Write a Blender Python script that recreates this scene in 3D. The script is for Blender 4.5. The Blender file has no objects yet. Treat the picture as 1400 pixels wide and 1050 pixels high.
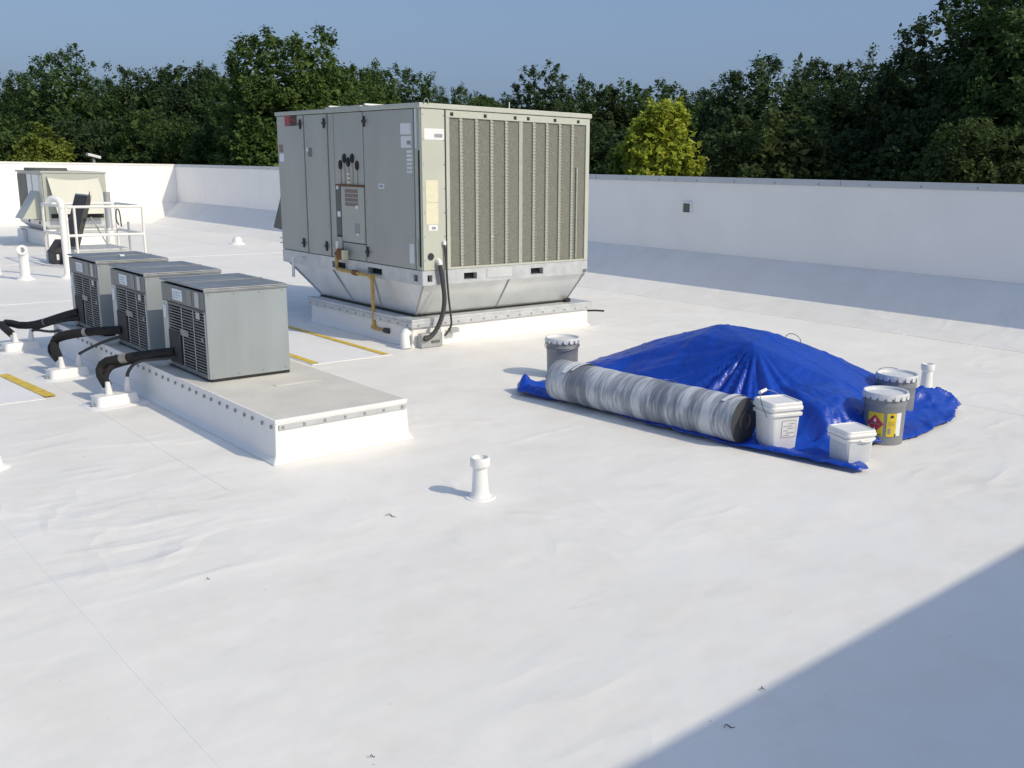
import bpy, math, random
import numpy as np
from mathutils import Vector, Matrix, noise
from mathutils.geometry import delaunay_2d_cdt

random.seed(7)
rng = np.random.default_rng(11)
S = bpy.context.scene
COL = S.collection
PI = math.pi

# ------------------------------------------------------------------ camera
YAW, PITCH, ROLL = math.radians(42.65), math.radians(12.51), math.radians(1.05)
CAMH = 1.85
fw = Vector((math.sin(YAW) * math.cos(PITCH), math.cos(YAW) * math.cos(PITCH), -math.sin(PITCH)))
r0 = Vector((math.cos(YAW), -math.sin(YAW), 0))
u0 = r0.cross(fw)
rt = r0 * math.cos(ROLL) + u0 * math.sin(ROLL)
up = u0 * math.cos(ROLL) - r0 * math.sin(ROLL)
cam_d = bpy.data.cameras.new('camera')
cam = bpy.data.objects.new('camera', cam_d)
COL.objects.link(cam)
m = Matrix((rt, up, -fw)).transposed().to_4x4()
m.translation = (0, 0, CAMH)
cam.matrix_world = m
cam_d.sensor_width = 36
cam_d.lens = 36 * 1326 / 1400
cam_d.shift_x = -100 / 1400
cam_d.clip_end = 6000
S.camera = cam

# ------------------------------------------------------------------ light
SUN_AZ, SUN_EL = math.radians(161.0), math.radians(38.5)      # azimuth from +Y towards +X
sdir = Vector((math.sin(SUN_AZ) * math.cos(SUN_EL), math.cos(SUN_AZ) * math.cos(SUN_EL), math.sin(SUN_EL)))
w = bpy.data.worlds.new('World')
S.world = w
w.use_nodes = True
nt = w.node_tree
sky = nt.nodes.new('ShaderNodeTexSky')
sky.sky_type = 'NISHITA'
sky.sun_disc = False
sky.sun_elevation = SUN_EL
sky.sun_rotation = SUN_AZ
sky.altitude = 200
sky.air_density = 1.0
sky.dust_density = 4.8
sky.ozone_density = 2.0
bg = nt.nodes['Background']
bg.inputs['Strength'].default_value = 0.125
even = nt.nodes.new('ShaderNodeMix')                          # plain blue mixed into the whole sky to lift the shaded areas
even.data_type = 'RGBA'
even.inputs[0].default_value = 0.55
even.inputs[7].default_value = (1.32, 2.08, 3.62, 1)
nt.links.new(sky.outputs[0], even.inputs[6])
nt.links.new(even.outputs[2], bg.inputs[0])
sl = bpy.data.lights.new('sun', 'SUN')
sl.energy = 2.27
sl.angle = math.radians(0.53)
sl.color = (1.0, 0.895, 0.69)
so = bpy.data.objects.new('sun', sl)
COL.objects.link(so)
so.rotation_euler = sdir.to_track_quat('Z', 'Y').to_euler()
S.view_settings.view_transform = 'Standard'
S.view_settings.look = 'None'
S.view_settings.exposure = 0.28
S.view_settings.gamma = 1.0
S.view_settings.use_curve_mapping = False
S.cycles.max_bounces = 8
S.cycles.transparent_max_bounces = 8

# ------------------------------------------------------------------ materials
MATS = {}


def mat(name, col, rough=0.6, metal=0.0, var=0.0, vscale=3.0, bump=0.0, bscale=40.0, spec=0.5, stretch=(1, 1, 1), col2=None, detail=4):
    """principled surface with a noise-driven colour variation and fine relief"""
    M = bpy.data.materials.new(name)
    M.use_nodes = True
    N, L = M.node_tree.nodes, M.node_tree.links
    b = N['Principled BSDF']
    b.inputs['Roughness'].default_value = rough
    b.inputs['Metallic'].default_value = metal
    b.inputs['Specular IOR Level'].default_value = spec
    b.inputs['Base Color'].default_value = (*col, 1)
    tc = N.new('ShaderNodeTexCoord')
    mp = N.new('ShaderNodeMapping')
    mp.inputs['Scale'].default_value = stretch
    L.new(tc.outputs['Object'], mp.inputs[0])
    if var or col2:
        n = N.new('ShaderNodeTexNoise')
        n.inputs['Scale'].default_value = vscale
        n.inputs['Detail'].default_value = detail
        n.inputs['Roughness'].default_value = 0.6
        L.new(mp.outputs[0], n.inputs[0])
        r = N.new('ShaderNodeValToRGB')
        r.color_ramp.elements[0].position = 0.3
        r.color_ramp.elements[1].position = 0.7
        c2 = col2 if col2 else tuple(c * (1 - var) for c in col)
        r.color_ramp.elements[0].color = (*c2, 1)
        r.color_ramp.elements[1].color = (*(tuple(min(1, c * (1 + var * .5)) for c in col) if not col2 else col), 1)
        L.new(n.outputs['Fac'], r.inputs[0])
        L.new(r.outputs[0], b.inputs['Base Color'])
    if bump:
        n2 = N.new('ShaderNodeTexNoise')
        n2.inputs['Scale'].default_value = bscale
        n2.inputs['Detail'].default_value = 4
        L.new(mp.outputs[0], n2.inputs[0])
        bp = N.new('ShaderNodeBump')
        bp.inputs['Strength'].default_value = bump
        bp.inputs['Distance'].default_value = 0.02
        L.new(n2.outputs['Fac'], bp.inputs['Height'])
        L.new(bp.outputs[0], b.inputs['Normal'])
    MATS[name] = M
    return M


def roof_material():
    M = bpy.data.materials.new('roof_membrane')
    M.use_nodes = True
    N, L = M.node_tree.nodes, M.node_tree.links
    b = N['Principled BSDF']
    b.inputs['Roughness'].default_value = 0.55
    b.inputs['Specular IOR Level'].default_value = 0.35
    tc = N.new('ShaderNodeTexCoord')

    def nz(scale, detail, rough=.55, st=(1, 1, 1), rot=0):
        mp = N.new('ShaderNodeMapping')
        mp.inputs['Scale'].default_value = st
        mp.inputs['Rotation'].default_value = (0, 0, rot)
        L.new(tc.outputs['Object'], mp.inputs[0])
        n = N.new('ShaderNodeTexNoise')
        n.inputs['Scale'].default_value = scale
        n.inputs['Detail'].default_value = detail
        n.inputs['Roughness'].default_value = rough
        L.new(mp.outputs[0], n.inputs[0])
        return n.outputs['Fac']

    def ramp(src, p0, c0, p1, c1):
        r = N.new('ShaderNodeValToRGB')
        r.color_ramp.elements[0].position = p0
        r.color_ramp.elements[1].position = p1
        r.color_ramp.elements[0].color = (*c0, 1)
        r.color_ramp.elements[1].color = (*c1, 1)
        L.new(src, r.inputs[0])
        return r.outputs[0]

    def mul(a, c):
        x = N.new('ShaderNodeMix')
        x.data_type = 'RGBA'
        x.blend_type = 'MULTIPLY'
        x.inputs[0].default_value = 1
        L.new(a, x.inputs[6])
        L.new(c, x.inputs[7])
        return x.outputs[2]
    base = ramp(nz(.5, 5), .3, (.80, .785, .745), .7, (.86, .845, .81))
    dirt = ramp(nz(2.2, 8, .7), .28, (.935, .925, .90), .54, (1, 1, 1))
    speck = ramp(nz(26, 3, .5), .215, (.45, .41, .36), .25, (1, 1, 1))
    scuff = ramp(nz(1.3, 6, .75, (1, 5, 1), .6), .27, (.86, .85, .83), .36, (1, 1, 1))
    c = mul(mul(mul(base, dirt), speck), scuff)
    L.new(c, b.inputs['Base Color'])
    b1 = N.new('ShaderNodeBump')
    b1.inputs['Strength'].default_value = .7
    b1.inputs['Distance'].default_value = .035
    L.new(nz(1.1, 3, .45, (1, 1.6, 1), .5), b1.inputs['Height'])
    b2 = N.new('ShaderNodeBump')
    b2.inputs['Strength'].default_value = .35
    b2.inputs['Distance'].default_value = .008
    L.new(nz(7, 5, .6), b2.inputs['Height'])
    prev = b1.outputs[0]
    for sc_, st_, ro_, dist in ((.75, (1, 2.4, 1), .35, .030), (1.15, (2.2, 1, 1), .2, .022)):     # long soft creases in the sheet
        cr = N.new('ShaderNodeValToRGB')
        e = cr.color_ramp.elements
        e[0].position, e[1].position = .43, .57
        e[0].color = e[1].color = (0, 0, 0, 1)
        k = e.new(.5)
        k.color = (1, 1, 1, 1)
        L.new(nz(sc_, 2.5, .45, st_, ro_), cr.inputs[0])
        ms = N.new('ShaderNodeMath')
        ms.operation = 'MULTIPLY'
        mk = N.new('ShaderNodeMapRange')
        mk.inputs[1].default_value, mk.inputs[2].default_value = .50, .74
        L.new(nz(.55, 1, .5, (1, 1, 1), sc_), mk.inputs[0])
        L.new(cr.outputs[0], ms.inputs[0])
        L.new(mk.outputs[0], ms.inputs[1])
        b3 = N.new('ShaderNodeBump')
        b3.inputs['Strength'].default_value = .26
        b3.inputs['Distance'].default_value = dist
        L.new(ms.outputs[0], b3.inputs['Height'])
        L.new(prev, b3.inputs['Normal'])
        prev = b3.outputs[0]
    L.new(prev, b2.inputs['Normal'])
    L.new(b2.outputs[0], b.inputs['Normal'])
    MATS['roof'] = M
    return M


roof_material()
mat('membrane', (.84, .83, .805), .5, var=.05, vscale=1.6, bump=.25, bscale=3)
mat('wall_membrane', (.89, .88, .86), .5, var=.04, vscale=1.2, bump=.25, bscale=3)
mat('patch', (.83, .83, .82), .5, var=.04, vscale=4, bump=.2, bscale=6)
mat('lap_shadow', (.86, .845, .81), .7, var=.16, vscale=1.2)
mat('pvc', (.82, .82, .80), .4, var=.03, vscale=4)
mat('white_paint', (.78, .775, .74), .4, var=.06, vscale=8)
mat('coping', (.52, .55, .58), .4, var=.08, vscale=2)
mat('deck', (.64, .62, .56), .7, var=.1, vscale=3, bump=.15, bscale=30)
mat('yellow_paint', (.72, .52, .07), .6, var=.25, vscale=14)
mat('pad', (.83, .83, .83), .6, var=.04, vscale=2, bump=.3, bscale=80)
mat('unit_paint', (.42, .44, .39), .42, var=.06, vscale=2.2)
mat('unit_door', (.40, .41, .375), .45, var=.10, vscale=2.4, stretch=(1, 1, .35), bump=.12, bscale=2.2, detail=7)
mat('unit_frame', (.50, .52, .45), .42, var=.05, vscale=3)
mat('gap_dark', (.02, .022, .022), .8)
mat('coil_fin', (.208, .212, .178), .75, var=.22, vscale=60, bump=.5, bscale=160, stretch=(1, 1, .5))
mat('coil_edge', (.40, .42, .365), .5, var=.1, vscale=20)
mat('galvanised', (.70, .72, .72), .33, .45, var=.14, vscale=2.2, bump=.05, bscale=6)
mat('galv_rail', (.56, .585, .60), .45, .3, var=.16, vscale=9)
mat('galv_dull', (.42, .44, .45), .5, .4, var=.3, vscale=3.5, stretch=(1, 1, .3))
mat('black_rubber', (.012, .012, .012), .65, var=.3, vscale=20, bump=.3, bscale=30)
mat('pipe_foam', (.016, .014, .013), .8, var=.5, vscale=14, bump=.7, bscale=24)
mat('foil_tape', (.35, .33, .30), .4, .3, var=.4, vscale=30)
mat('conduit', (.045, .047, .048), .55, var=.2, vscale=15)
mat('gas_yellow', (.55, .36, .10), .5, var=.35, vscale=12)
mat('rust', (.24, .11, .045), .8, var=.5, vscale=14)
mat('soot', (.035, .033, .03), .9, var=.4, vscale=20)
mat('streak', (.33, .285, .21), .7, var=.2, vscale=20, stretch=(1, 6, 1))
mat('sticker_white', (.78, .79, .80), .5, var=.03, vscale=20)
mat('sticker_grey', (.33, .34, .36), .6, var=.3, vscale=60)
mat('sticker_cream', (.74, .71, .52), .55, var=.12, vscale=45, stretch=(1, 1, 3))
mat('sticker_warn', (.26, .20, .18), .6, var=.55, vscale=70, stretch=(1, 1, 3))
mat('red_label', (.48, .03, .05), .45)
mat('ink', (.03, .03, .035), .6)
mat('ink_grey', (.28, .28, .29), .6)
mat('cond_side', (.325, .365, .385), .5, .25, var=.14, vscale=3.0, stretch=(1, 1, .25), bump=.03, bscale=5)
mat('cond_top', (.26, .28, .295), .45, .35, var=.3, vscale=5, detail=7)
mat('cond_front', (.20, .21, .21), .5, .3, var=.2, vscale=4, stretch=(1, 3, .4))
mat('cond_post', (.48, .50, .48), .5, .2, var=.1, vscale=6)
mat('slat', (.25, .255, .26), .5, .3, var=.3, vscale=10)
mat('dark_inside', (.02, .022, .026), .7, var=.4, vscale=9)
mat('blue_print', (.25, .45, .58), .5)
mat('plate', (.66, .71, .74), .4, var=.05, vscale=10)
mat('pail_grey', (.24, .255, .27), .42, .15, var=.06, vscale=6)
mat('pail_lid', (.76, .77, .78), .35, .1, var=.1, vscale=14)
mat('label_yellow', (.72, .55, .03), .5, var=.04, vscale=10)
mat('bucket_white', (.80, .80, .785), .35, var=.03, vscale=5, spec=.5)
mat('bucket_window', (.58, .61, .64), .4, var=.08, vscale=10)
mat('wire', (.33, .34, .34), .35, .8)
mat('sheet_dark', (.055, .058, .066), .7, var=.3, vscale=40, stretch=(1, 8, 8))
mat('card_core', (.16, .15, .14), .8)
mat('film', (.72, .74, .76), .3, var=.1, vscale=20)
mat('twig', (.10, .075, .05), .9, var=.4, vscale=30)
mat('bark', (.085, .068, .05), .9, var=.4, vscale=5, bump=.6, bscale=14)
mat('bark_pale', (.24, .215, .175), .9, var=.3, vscale=5)
mat('hood_dark', (.12, .125, .115), .6, var=.15, vscale=3)
mat('lid_dark', (.055, .05, .045), .7, var=.5, vscale=7)
mat('facade', (.42, .38, .33), .8, var=.1, vscale=2)
mat('grass', (.06, .085, .025), .9, var=.5, vscale=.25)


def tarp_material():
    M = mat('tarp', (.004, .056, .44), .34, var=.18, vscale=2.5, spec=.5)
    N, L = M.node_tree.nodes, M.node_tree.links
    b = N['Principled BSDF']
    tc = N.new('ShaderNodeTexCoord')
    n1 = N.new('ShaderNodeTexNoise')
    n1.inputs['Scale'].default_value = 9
    n1.inputs['Detail'].default_value = 5
    n1.inputs['Distortion'].default_value = .8
    v = N.new('ShaderNodeTexVoronoi')
    v.feature = 'DISTANCE_TO_EDGE'
    v.inputs['Scale'].default_value = 10
    for x in (n1, v):
        L.new(tc.outputs['Object'], x.inputs['Vector'])
    a = N.new('ShaderNodeMath')
    a.operation = 'MULTIPLY_ADD'
    a.inputs[1].default_value = .25
    L.new(v.outputs['Distance'], a.inputs[0])
    L.new(n1.outputs['Fac'], a.inputs[2])
    bp = N.new('ShaderNodeBump')
    bp.inputs['Strength'].default_value = .4
    bp.inputs['Distance'].default_value = .03
    L.new(a.outputs[0], bp.inputs['Height'])
    L.new(bp.outputs[0], b.inputs['Normal'])


tarp_material()


def wrap_material():
    """dark sheet seen through spiral turns of clear stretch film"""
    M = bpy.data.materials.new('film_wrap')
    M.use_nodes = True
    N, L = M.node_tree.nodes, M.node_tree.links
    b = N['Principled BSDF']
    b.inputs['Roughness'].default_value = .32
    tc = N.new('ShaderNodeTexCoord')
    mp = N.new('ShaderNodeMapping')
    mp.inputs['Rotation'].default_value = (.62, .1, -.22)
    mp.inputs['Scale'].default_value = (.12, 1, .16)
    L.new(tc.outputs['Object'], mp.inputs[0])
    outs = []
    for sc, de in ((7.5, 3), (60, 3)):
        n = N.new('ShaderNodeTexNoise')
        n.inputs['Scale'].default_value = sc
        n.inputs['Detail'].default_value = de
        L.new(mp.outputs[0], n.inputs[0])
        outs.append(n.outputs['Fac'])
    mx = N.new('ShaderNodeMath')
    mx.operation = 'MULTIPLY_ADD'
    mx.inputs[1].default_value = .34
    L.new(outs[1], mx.inputs[0])
    L.new(outs[0], mx.inputs[2])
    r = N.new('ShaderNodeValToRGB')
    e = r.color_ramp.elements
    e[0].position = .53
    e[0].color = (.19, .205, .24, 1)
    e[1].position = .76
    e[1].color = (.58, .60, .63, 1)
    k = r.color_ramp.elements.new(.64)
    k.color = (.32, .345, .385, 1)
    L.new(mx.outputs[0], r.inputs[0])
    L.new(r.outputs[0], b.inputs['Base Color'])
    bp = N.new('ShaderNodeBump')
    bp.inputs['Strength'].default_value = .3
    bp.inputs['Distance'].default_value = .006
    L.new(mx.outputs[0], bp.inputs['Height'])
    L.new(bp.outputs[0], b.inputs['Normal'])
    MATS['wrap'] = M


wrap_material()


def leaf_material(name, c1, c2, trans=.35):
    M = bpy.data.materials.new(name)
    M.use_nodes = True
    N, L = M.node_tree.nodes, M.node_tree.links
    b = N['Principled BSDF']
    b.inputs['Roughness'].default_value = .6
    b.inputs['Specular IOR Level'].default_value = .15
    at = N.new('ShaderNodeAttribute')
    at.attribute_name = 'tone'
    r = N.new('ShaderNodeValToRGB')
    r.color_ramp.elements[0].color = (*c1, 1)
    r.color_ramp.elements[1].color = (*c2, 1)
    L.new(at.outputs['Fac'], r.inputs[0])
    L.new(r.outputs[0], b.inputs['Base Color'])
    t = N.new('ShaderNodeBsdfTranslucent')
    L.new(r.outputs[0], t.inputs[0])
    mx = N.new('ShaderNodeMixShader')
    mx.inputs[0].default_value = trans
    L.new(b.outputs[0], mx.inputs[1])
    L.new(t.outputs[0], mx.inputs[2])
    L.new(mx.outputs[0], N['Material Output'].inputs[0])
    MATS[name] = M


leaf_material('leaf_mid', (.038, .076, .025), (.108, .175, .056))
leaf_material('leaf_maple', (.046, .088, .020), (.135, .205, .055))
leaf_material('leaf_dark', (.034, .060, .026), (.088, .138, .052))
leaf_material('leaf_olive', (.040, .068, .022), (.108, .150, .050))
leaf_material('leaf_yellow', (.24, .31, .03), (.52, .57, .085))
leaf_material('leaf_lime', (0.121, 0.169, 0.027), (0.284, 0.338, 0.068))
leaf_material('leaf_bush', (.036, .072, .021), (.108, .165, .048))

# ------------------------------------------------------------------ mesh helpers
ORIGIN = {}


class MB:
    def __init__(s):
        s.v, s.f = [], []

    def add(s, vs, fs):
        o = len(s.v)
        s.v += [tuple(p) for p in vs]
        s.f += [tuple(i + o for i in f) for f in fs]
        return s

    def box(s, x0, x1, y0, y1, z0, z1):
        return s.add([(x0, y0, z0), (x1, y0, z0), (x1, y1, z0), (x0, y1, z0), (x0, y0, z1), (x1, y0, z1), (x1, y1, z1), (x0, y1, z1)],
                     [(0, 3, 2, 1), (4, 5, 6, 7), (0, 1, 5, 4), (1, 2, 6, 5), (2, 3, 7, 6), (3, 0, 4, 7)])

    def frustum(s, lo, hi, z0, z1):
        (a0, a1, b0, b1), (c0, c1, d0, d1) = lo, hi
        return s.add([(a0, b0, z0), (a1, b0, z0), (a1, b1, z0), (a0, b1, z0), (c0, d0, z1), (c1, d0, z1), (c1, d1, z1), (c0, d1, z1)],
                     [(0, 3, 2, 1), (4, 5, 6, 7), (0, 1, 5, 4), (1, 2, 6, 5), (2, 3, 7, 6), (3, 0, 4, 7)])

    def obox(s, c, ax, ay, az, hx, hy, hz):
        c, ax, ay, az = Vector(c), Vector(ax).normalized(), Vector(ay).normalized(), Vector(az).normalized()
        P = [c + ax * (hx * i) + ay * (hy * j) + az * (hz * k) for k in (-1, 1) for i, j in ((-1, -1), (1, -1), (1, 1), (-1, 1))]
        return s.add(P, [(0, 3, 2, 1), (4, 5, 6, 7), (0, 1, 5, 4), (1, 2, 6, 5), (2, 3, 7, 6), (3, 0, 4, 7)])

    def tube(s, pts, rad, n=10, smooth=0, cap=True):
        pts = [Vector(p) for p in pts]
        rads = list(rad) if hasattr(rad, '__len__') else [rad] * len(pts)
        for _ in range(smooth):                                    # corner cutting
            q, r = [pts[0]], [rads[0]]
            for i in range(len(pts) - 1):
                q += [pts[i].lerp(pts[i + 1], .25), pts[i].lerp(pts[i + 1], .75)]
                r += [rads[i] * .75 + rads[i + 1] * .25, rads[i] * .25 + rads[i + 1] * .75]
            q.append(pts[-1]); r.append(rads[-1])
            pts, rads = q, r
        vs, fs = [], []
        nrm = None
        for i, p in enumerate(pts):
            d = (pts[min(i + 1, len(pts) - 1)] - pts[max(i - 1, 0)])
            if d.length < 1e-9:
                d = Vector((0, 0, 1))
            d.normalize()
            if nrm is None:
                nrm = d.orthogonal().normalized()
            nrm = (nrm - d * nrm.dot(d))
            if nrm.length < 1e-6:
                nrm = d.orthogonal()
            nrm.normalize()
            b = d.cross(nrm)
            for k in range(n):
                a = 2 * PI * k / n
                vs.append(p + (nrm * math.cos(a) + b * math.sin(a)) * rads[i])
        for i in range(len(pts) - 1):
            for k in range(n):
                k2 = (k + 1) % n
                fs.append((i * n + k, i * n + k2, (i + 1) * n + k2, (i + 1) * n + k))
        if cap:
            fs.append(tuple(range(n - 1, -1, -1)))
            fs.append(tuple((len(pts) - 1) * n + k for k in range(n)))
        return s.add(vs, fs)

    def lathe(s, prof, c=(0, 0, 0), n=32):
        vs, fs = [], []
        for r, z in prof:
            for k in range(n):
                a = 2 * PI * k / n
                vs.append((c[0] + r * math.cos(a), c[1] + r * math.sin(a), c[2] + z))
        for i in range(len(prof) - 1):
            for k in range(n):
                k2 = (k + 1) % n
                fs.append((i * n + k, i * n + k2, (i + 1) * n + k2, (i + 1) * n + k))
        fs.append(tuple(range(n - 1, -1, -1)))
        fs.append(tuple((len(prof) - 1) * n + k for k in range(n)))
        return s.add(vs, fs)

    def rings(s, rings):
        """loft closed rings of equal count"""
        n = len(rings[0])
        vs = [p for r in rings for p in r]
        fs = []
        for i in range(len(rings) - 1):
            for k in range(n):
                k2 = (k + 1) % n
                fs.append((i * n + k, i * n + k2, (i + 1) * n + k2, (i + 1) * n + k))
        fs.append(tuple(range(n - 1, -1, -1)))
        fs.append(tuple((len(rings) - 1) * n + k for k in range(n)))
        return s.add(vs, fs)

    def build(s, name, material, parent=None, smooth=False, bevel=0, origin=None, seg=2, angle=40):
        org = Vector(ORIGIN[parent.name]) if parent else Vector(origin or (0, 0, 0))
        me = bpy.data.meshes.new(name)
        me.from_pydata([tuple(Vector(p) - org) for p in s.v], [], s.f)
        me.materials.append(MATS[material])
        me.update()
        if smooth:
            me.polygons.foreach_set('use_smooth', [True] * len(me.polygons))
            try:
                me.set_sharp_from_angle(angle=math.radians(angle))
            except Exception:
                pass
        o = bpy.data.objects.new(name, me)
        COL.objects.link(o)
        if bevel:
            b = o.modifiers.new('bevel', 'BEVEL')
            b.width = bevel
            b.segments = seg
            b.limit_method = 'ANGLE'
        if parent:
            o.parent = parent
            ORIGIN[o.name] = ORIGIN[parent.name]
        else:
            o.location = org
            ORIGIN[o.name] = tuple(org)
        return o


def tag(o, label=None, cat=None, group=None, kind=None):
    if label: o['label'] = label
    if cat: o['category'] = cat
    if group: o['group'] = group
    if kind: o['kind'] = kind
    return o


def thing(name, loc, label, cat, group=None):
    o = bpy.data.objects.new(name, None)
    o.empty_display_size = .2
    COL.objects.link(o)
    o.location = loc
    ORIGIN[o.name] = tuple(loc)
    return tag(o, label, cat, group)


def copy_tree(o, parent=None):
    c = o.copy()
    COL.objects.link(c)
    if parent: c.parent = parent
    for ch in [x for x in COL.objects if x.parent == o]:
        copy_tree(ch, c)
    return c


def box(name, material, parent, *b, bevel=0.0, **k):
    return MB().box(*b).build(name, material, parent, bevel=bevel, **k)


def rrect(hx, hy, r, z, n=5, c=(0, 0), rot=0.0):
    P = []
    for sx, sy, a0 in ((1, 1, 0), (-1, 1, PI / 2), (-1, -1, PI), (1, -1, 1.5 * PI)):
        for i in range(n + 1):
            a = a0 + PI / 2 * i / n
            x, y = sx * (hx - r) + r * math.cos(a), sy * (hy - r) + r * math.sin(a)
            P.append((c[0] + x * math.cos(rot) - y * math.sin(rot), c[1] + x * math.sin(rot) + y * math.cos(rot), z))
    return P


# ================================================================== SETTING
WX, WY, WTOP = 11.75, 32.27, 1.735      # inner faces of the two parapets, top of wall
GROUND_Z = -4.6

# ground sheet far below the roof, out to the horizon
g = MB().add([(-3000, -3000, GROUND_Z), (3000, -3000, GROUND_Z), (3000, 3000, GROUND_Z), (-3000, 3000, GROUND_Z)], [(0, 1, 2, 3)])
tag(g.build('ground', 'grass'), kind='structure')

# the flat roof, with tapered insulation rising to both parapets
PROF = [(-1.26, 0.0), (-.67, .155), (-.0, .60)]     # offset from wall face, height
roof = MB()
xs = [-16, WX + PROF[0][0], WX + PROF[1][0], WX]
ys = [-1.5, WY + PROF[0][0], WY + PROF[1][0], WY]
hz = [0, 0, .155, .60]
vs = [(xs[i], ys[j], max(hz[i], hz[j])) for j in range(4) for i in range(4)]
fs = []
for j in range(3):
    for i in range(3):
        a, b_, c_, d_ = j * 4 + i, j * 4 + i + 1, (j + 1) * 4 + i + 1, (j + 1) * 4 + i
        if i == j and i > 0:
            fs += [(a, b_, c_), (a, c_, d_)]
        else:
            fs.append((a, b_, c_, d_))
roof.add(vs, fs)
roof_o = tag(roof.build('roof', 'roof'), 'white single-ply membrane roof deck', None, kind='structure')


def seam(x0, y0, x1, y1, wd=.05, z=.003, m_='patch', name='seam_strip', th=.003):
    d = Vector((x1 - x0, y1 - y0, 0)); L = d.length; d.normalize()
    n = Vector((-d.y, d.x, 0))
    P = []
    k = max(2, int(L / .35))
    top, bot = [], []
    for i in range(k + 1):
        p = Vector((x0, y0, 0)) + d * (L * i / k) + n * (noise.noise((x0 * 3 + i * .7, y0, 5)) * .012)
        top.append(p + n * wd / 2); bot.append(p - n * wd / 2)
    mb = MB()
    vs = [(p.x, p.y, z) for p in top] + [(p.x, p.y, z) for p in bot]
    mb.add(vs, [(i + k + 1, i + k + 2, i + 1, i) for i in range(k)])
    pass
    o = mb.build(name, m_, roof_o)
    return o


# membrane laps: the sheets' welded edges show as faint lines
def lap(axis, c, a0, a1, wd, h=.0018):
    """welded lap: the upper sheet's edge stands a little proud, its far side feathers out"""
    k = max(2, int(abs(a1 - a0) / .4))
    mb = MB()
    rows = [[], [], []]
    for i in range(k + 1):
        t = lerp_(a0, a1, i / k)
        wv = .006 * noise.noise((c * 5, t * 1.3, 3))
        for r_, (off, z) in zip(rows, ((wv, 0), (wv + .001, h), (wv + wd, .0004))):
            r_.append((c + off, t, z) if axis == 'y' else (t, c + off, z))
    vs = rows[0] + rows[1] + rows[2]
    n = k + 1
    fs = [(i, i + 1, n + i + 1, n + i) for i in range(k)] + [(n + i, n + i + 1, 2 * n + i + 1, 2 * n + i) for i in range(k)]
    mb.add(vs, fs).build('lap_seam', 'roof', roof_o)


def lerp_(p, q, t): return p + (q - p) * t


lap('y', 1.0, -1.4, 8.2, .12, .0009)
lap('y', 2.10, 5.3, 11.2, .09)
lap('y', 7.62, -1.4, 8.4, .12)
lap('y', 8.9, 10.8, 30, .15, .003)
for k in range(9):                                                   # foot of the tapered strip: sheet edge with patches
    y0_ = -1.4 + k * 3.6
    MB().box(WX - 1.30, WX - 1.245, y0_ + .01, y0_ + 3.58, .0, .0035).build('strip_edge', 'roof', roof_o)
lap('x', 14.2, -6, 9.9, .15, .003)
lap('x', 19.6, -6, 9.9, .15, .003)

# walkway pads with yellow edge stripes
pad1 = tag(MB().box(.75, 1.90, 8.33, 13.0, .002, .008).build('walkway_pad', 'pad', origin=(1.3, 10, 0)),
           'white walkway pad beside the condensers with one yellow stripe', 'walkway pad', 'walkway pads')
MB().add([(1.815, 9.50, .0125), (1.895, 9.50, .0125), (1.995, 8.38, .0125), (1.905, 8.38, .0125)], [(0, 3, 2, 1)]).build('yellow_stripe', 'yellow_paint', pad1)
pad2 = tag(MB().box(4.16, 5.02, 8.30, 13.0, .002, .008).build('walkway_pad', 'pad', origin=(4.6, 10, 0)),
           'white walkway pad between condenser platform and large rooftop unit, yellow stripes along both edges', 'walkway pad', 'walkway pads')
for x in (4.175, 4.93):
    MB().add([(x, 8.33, .0125), (x + .07, 8.33, .0125), (x + .07, 12.6, .0125), (x, 12.6, .0125)], [(0, 1, 2, 3)]).build('yellow_stripe', 'yellow_paint', pad2)

# parapets: membrane-faced wall, metal coping in lengths, outer facade
pr = thing('parapet_wall', (WX, 15, 0), 'long white parapet in shade running along the right side of the roof', 'wall')
MB().box(WX, WX + .32, -1.5, WY + .32, GROUND_Z, WTOP).build('wall_face', 'wall_membrane', pr)
MB().box(WX + .321, WX + .36, -1.5, WY + .36, GROUND_Z, WTOP - .15).build('outer_cladding', 'facade', pr)
y = -1.5
while y < WY - .1:
    y2 = min(y + 3.05, WY + .02)
    cp = MB().box(WX - .012, WX + .37, y + .004, y2 - .004, WTOP + .001, WTOP + .022)
    cp.box(WX - .022, WX - .004, y + .004, y2 - .004, WTOP - .062, WTOP + .019)
    cp.build('coping', 'coping', pr)
    for k in (.35, 1.1, 1.85, 2.6):
        if y + k < y2:
            MB().box(WX - .027, WX - .0225, y + k - .012, y + k + .012, WTOP - .045, WTOP - .022).build('screw', 'ink_grey', pr)
    y += 3.05
for yy in (2.4, 6.9, 13.2, 17.5, 21.9, 26.1, 30.0):                 # vertical laps of the wall membrane
    MB().box(WX - .004, WX + .001, yy - .045 + .01 * math.sin(yy), yy + .045, .605, WTOP - .064).build('membrane_lap', 'wall_membrane', pr)
MB().box(WX - .010, WX + .001, -1.5, WY, .598, .625).build('base_strip', 'wall_membrane', pr)
# overflow scupper
sc = MB()
sc.box(WX - .03, WX + .01, 10.335, 10.36, 1.18, 1.37).box(WX - .03, WX + .01, 10.51, 10.535, 1.18, 1.37)
sc.box(WX - .03, WX + .01, 10.36, 10.51, 1.345, 1.37).box(WX - .03, WX + .01, 10.36, 10.51, 1.18, 1.205)
sco = sc.build('scupper', 'patch', pr)
MB().box(WX - .012, WX + .0, 10.36, 10.51, 1.205, 1.345).build('opening', 'hood_dark', sco)

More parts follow.
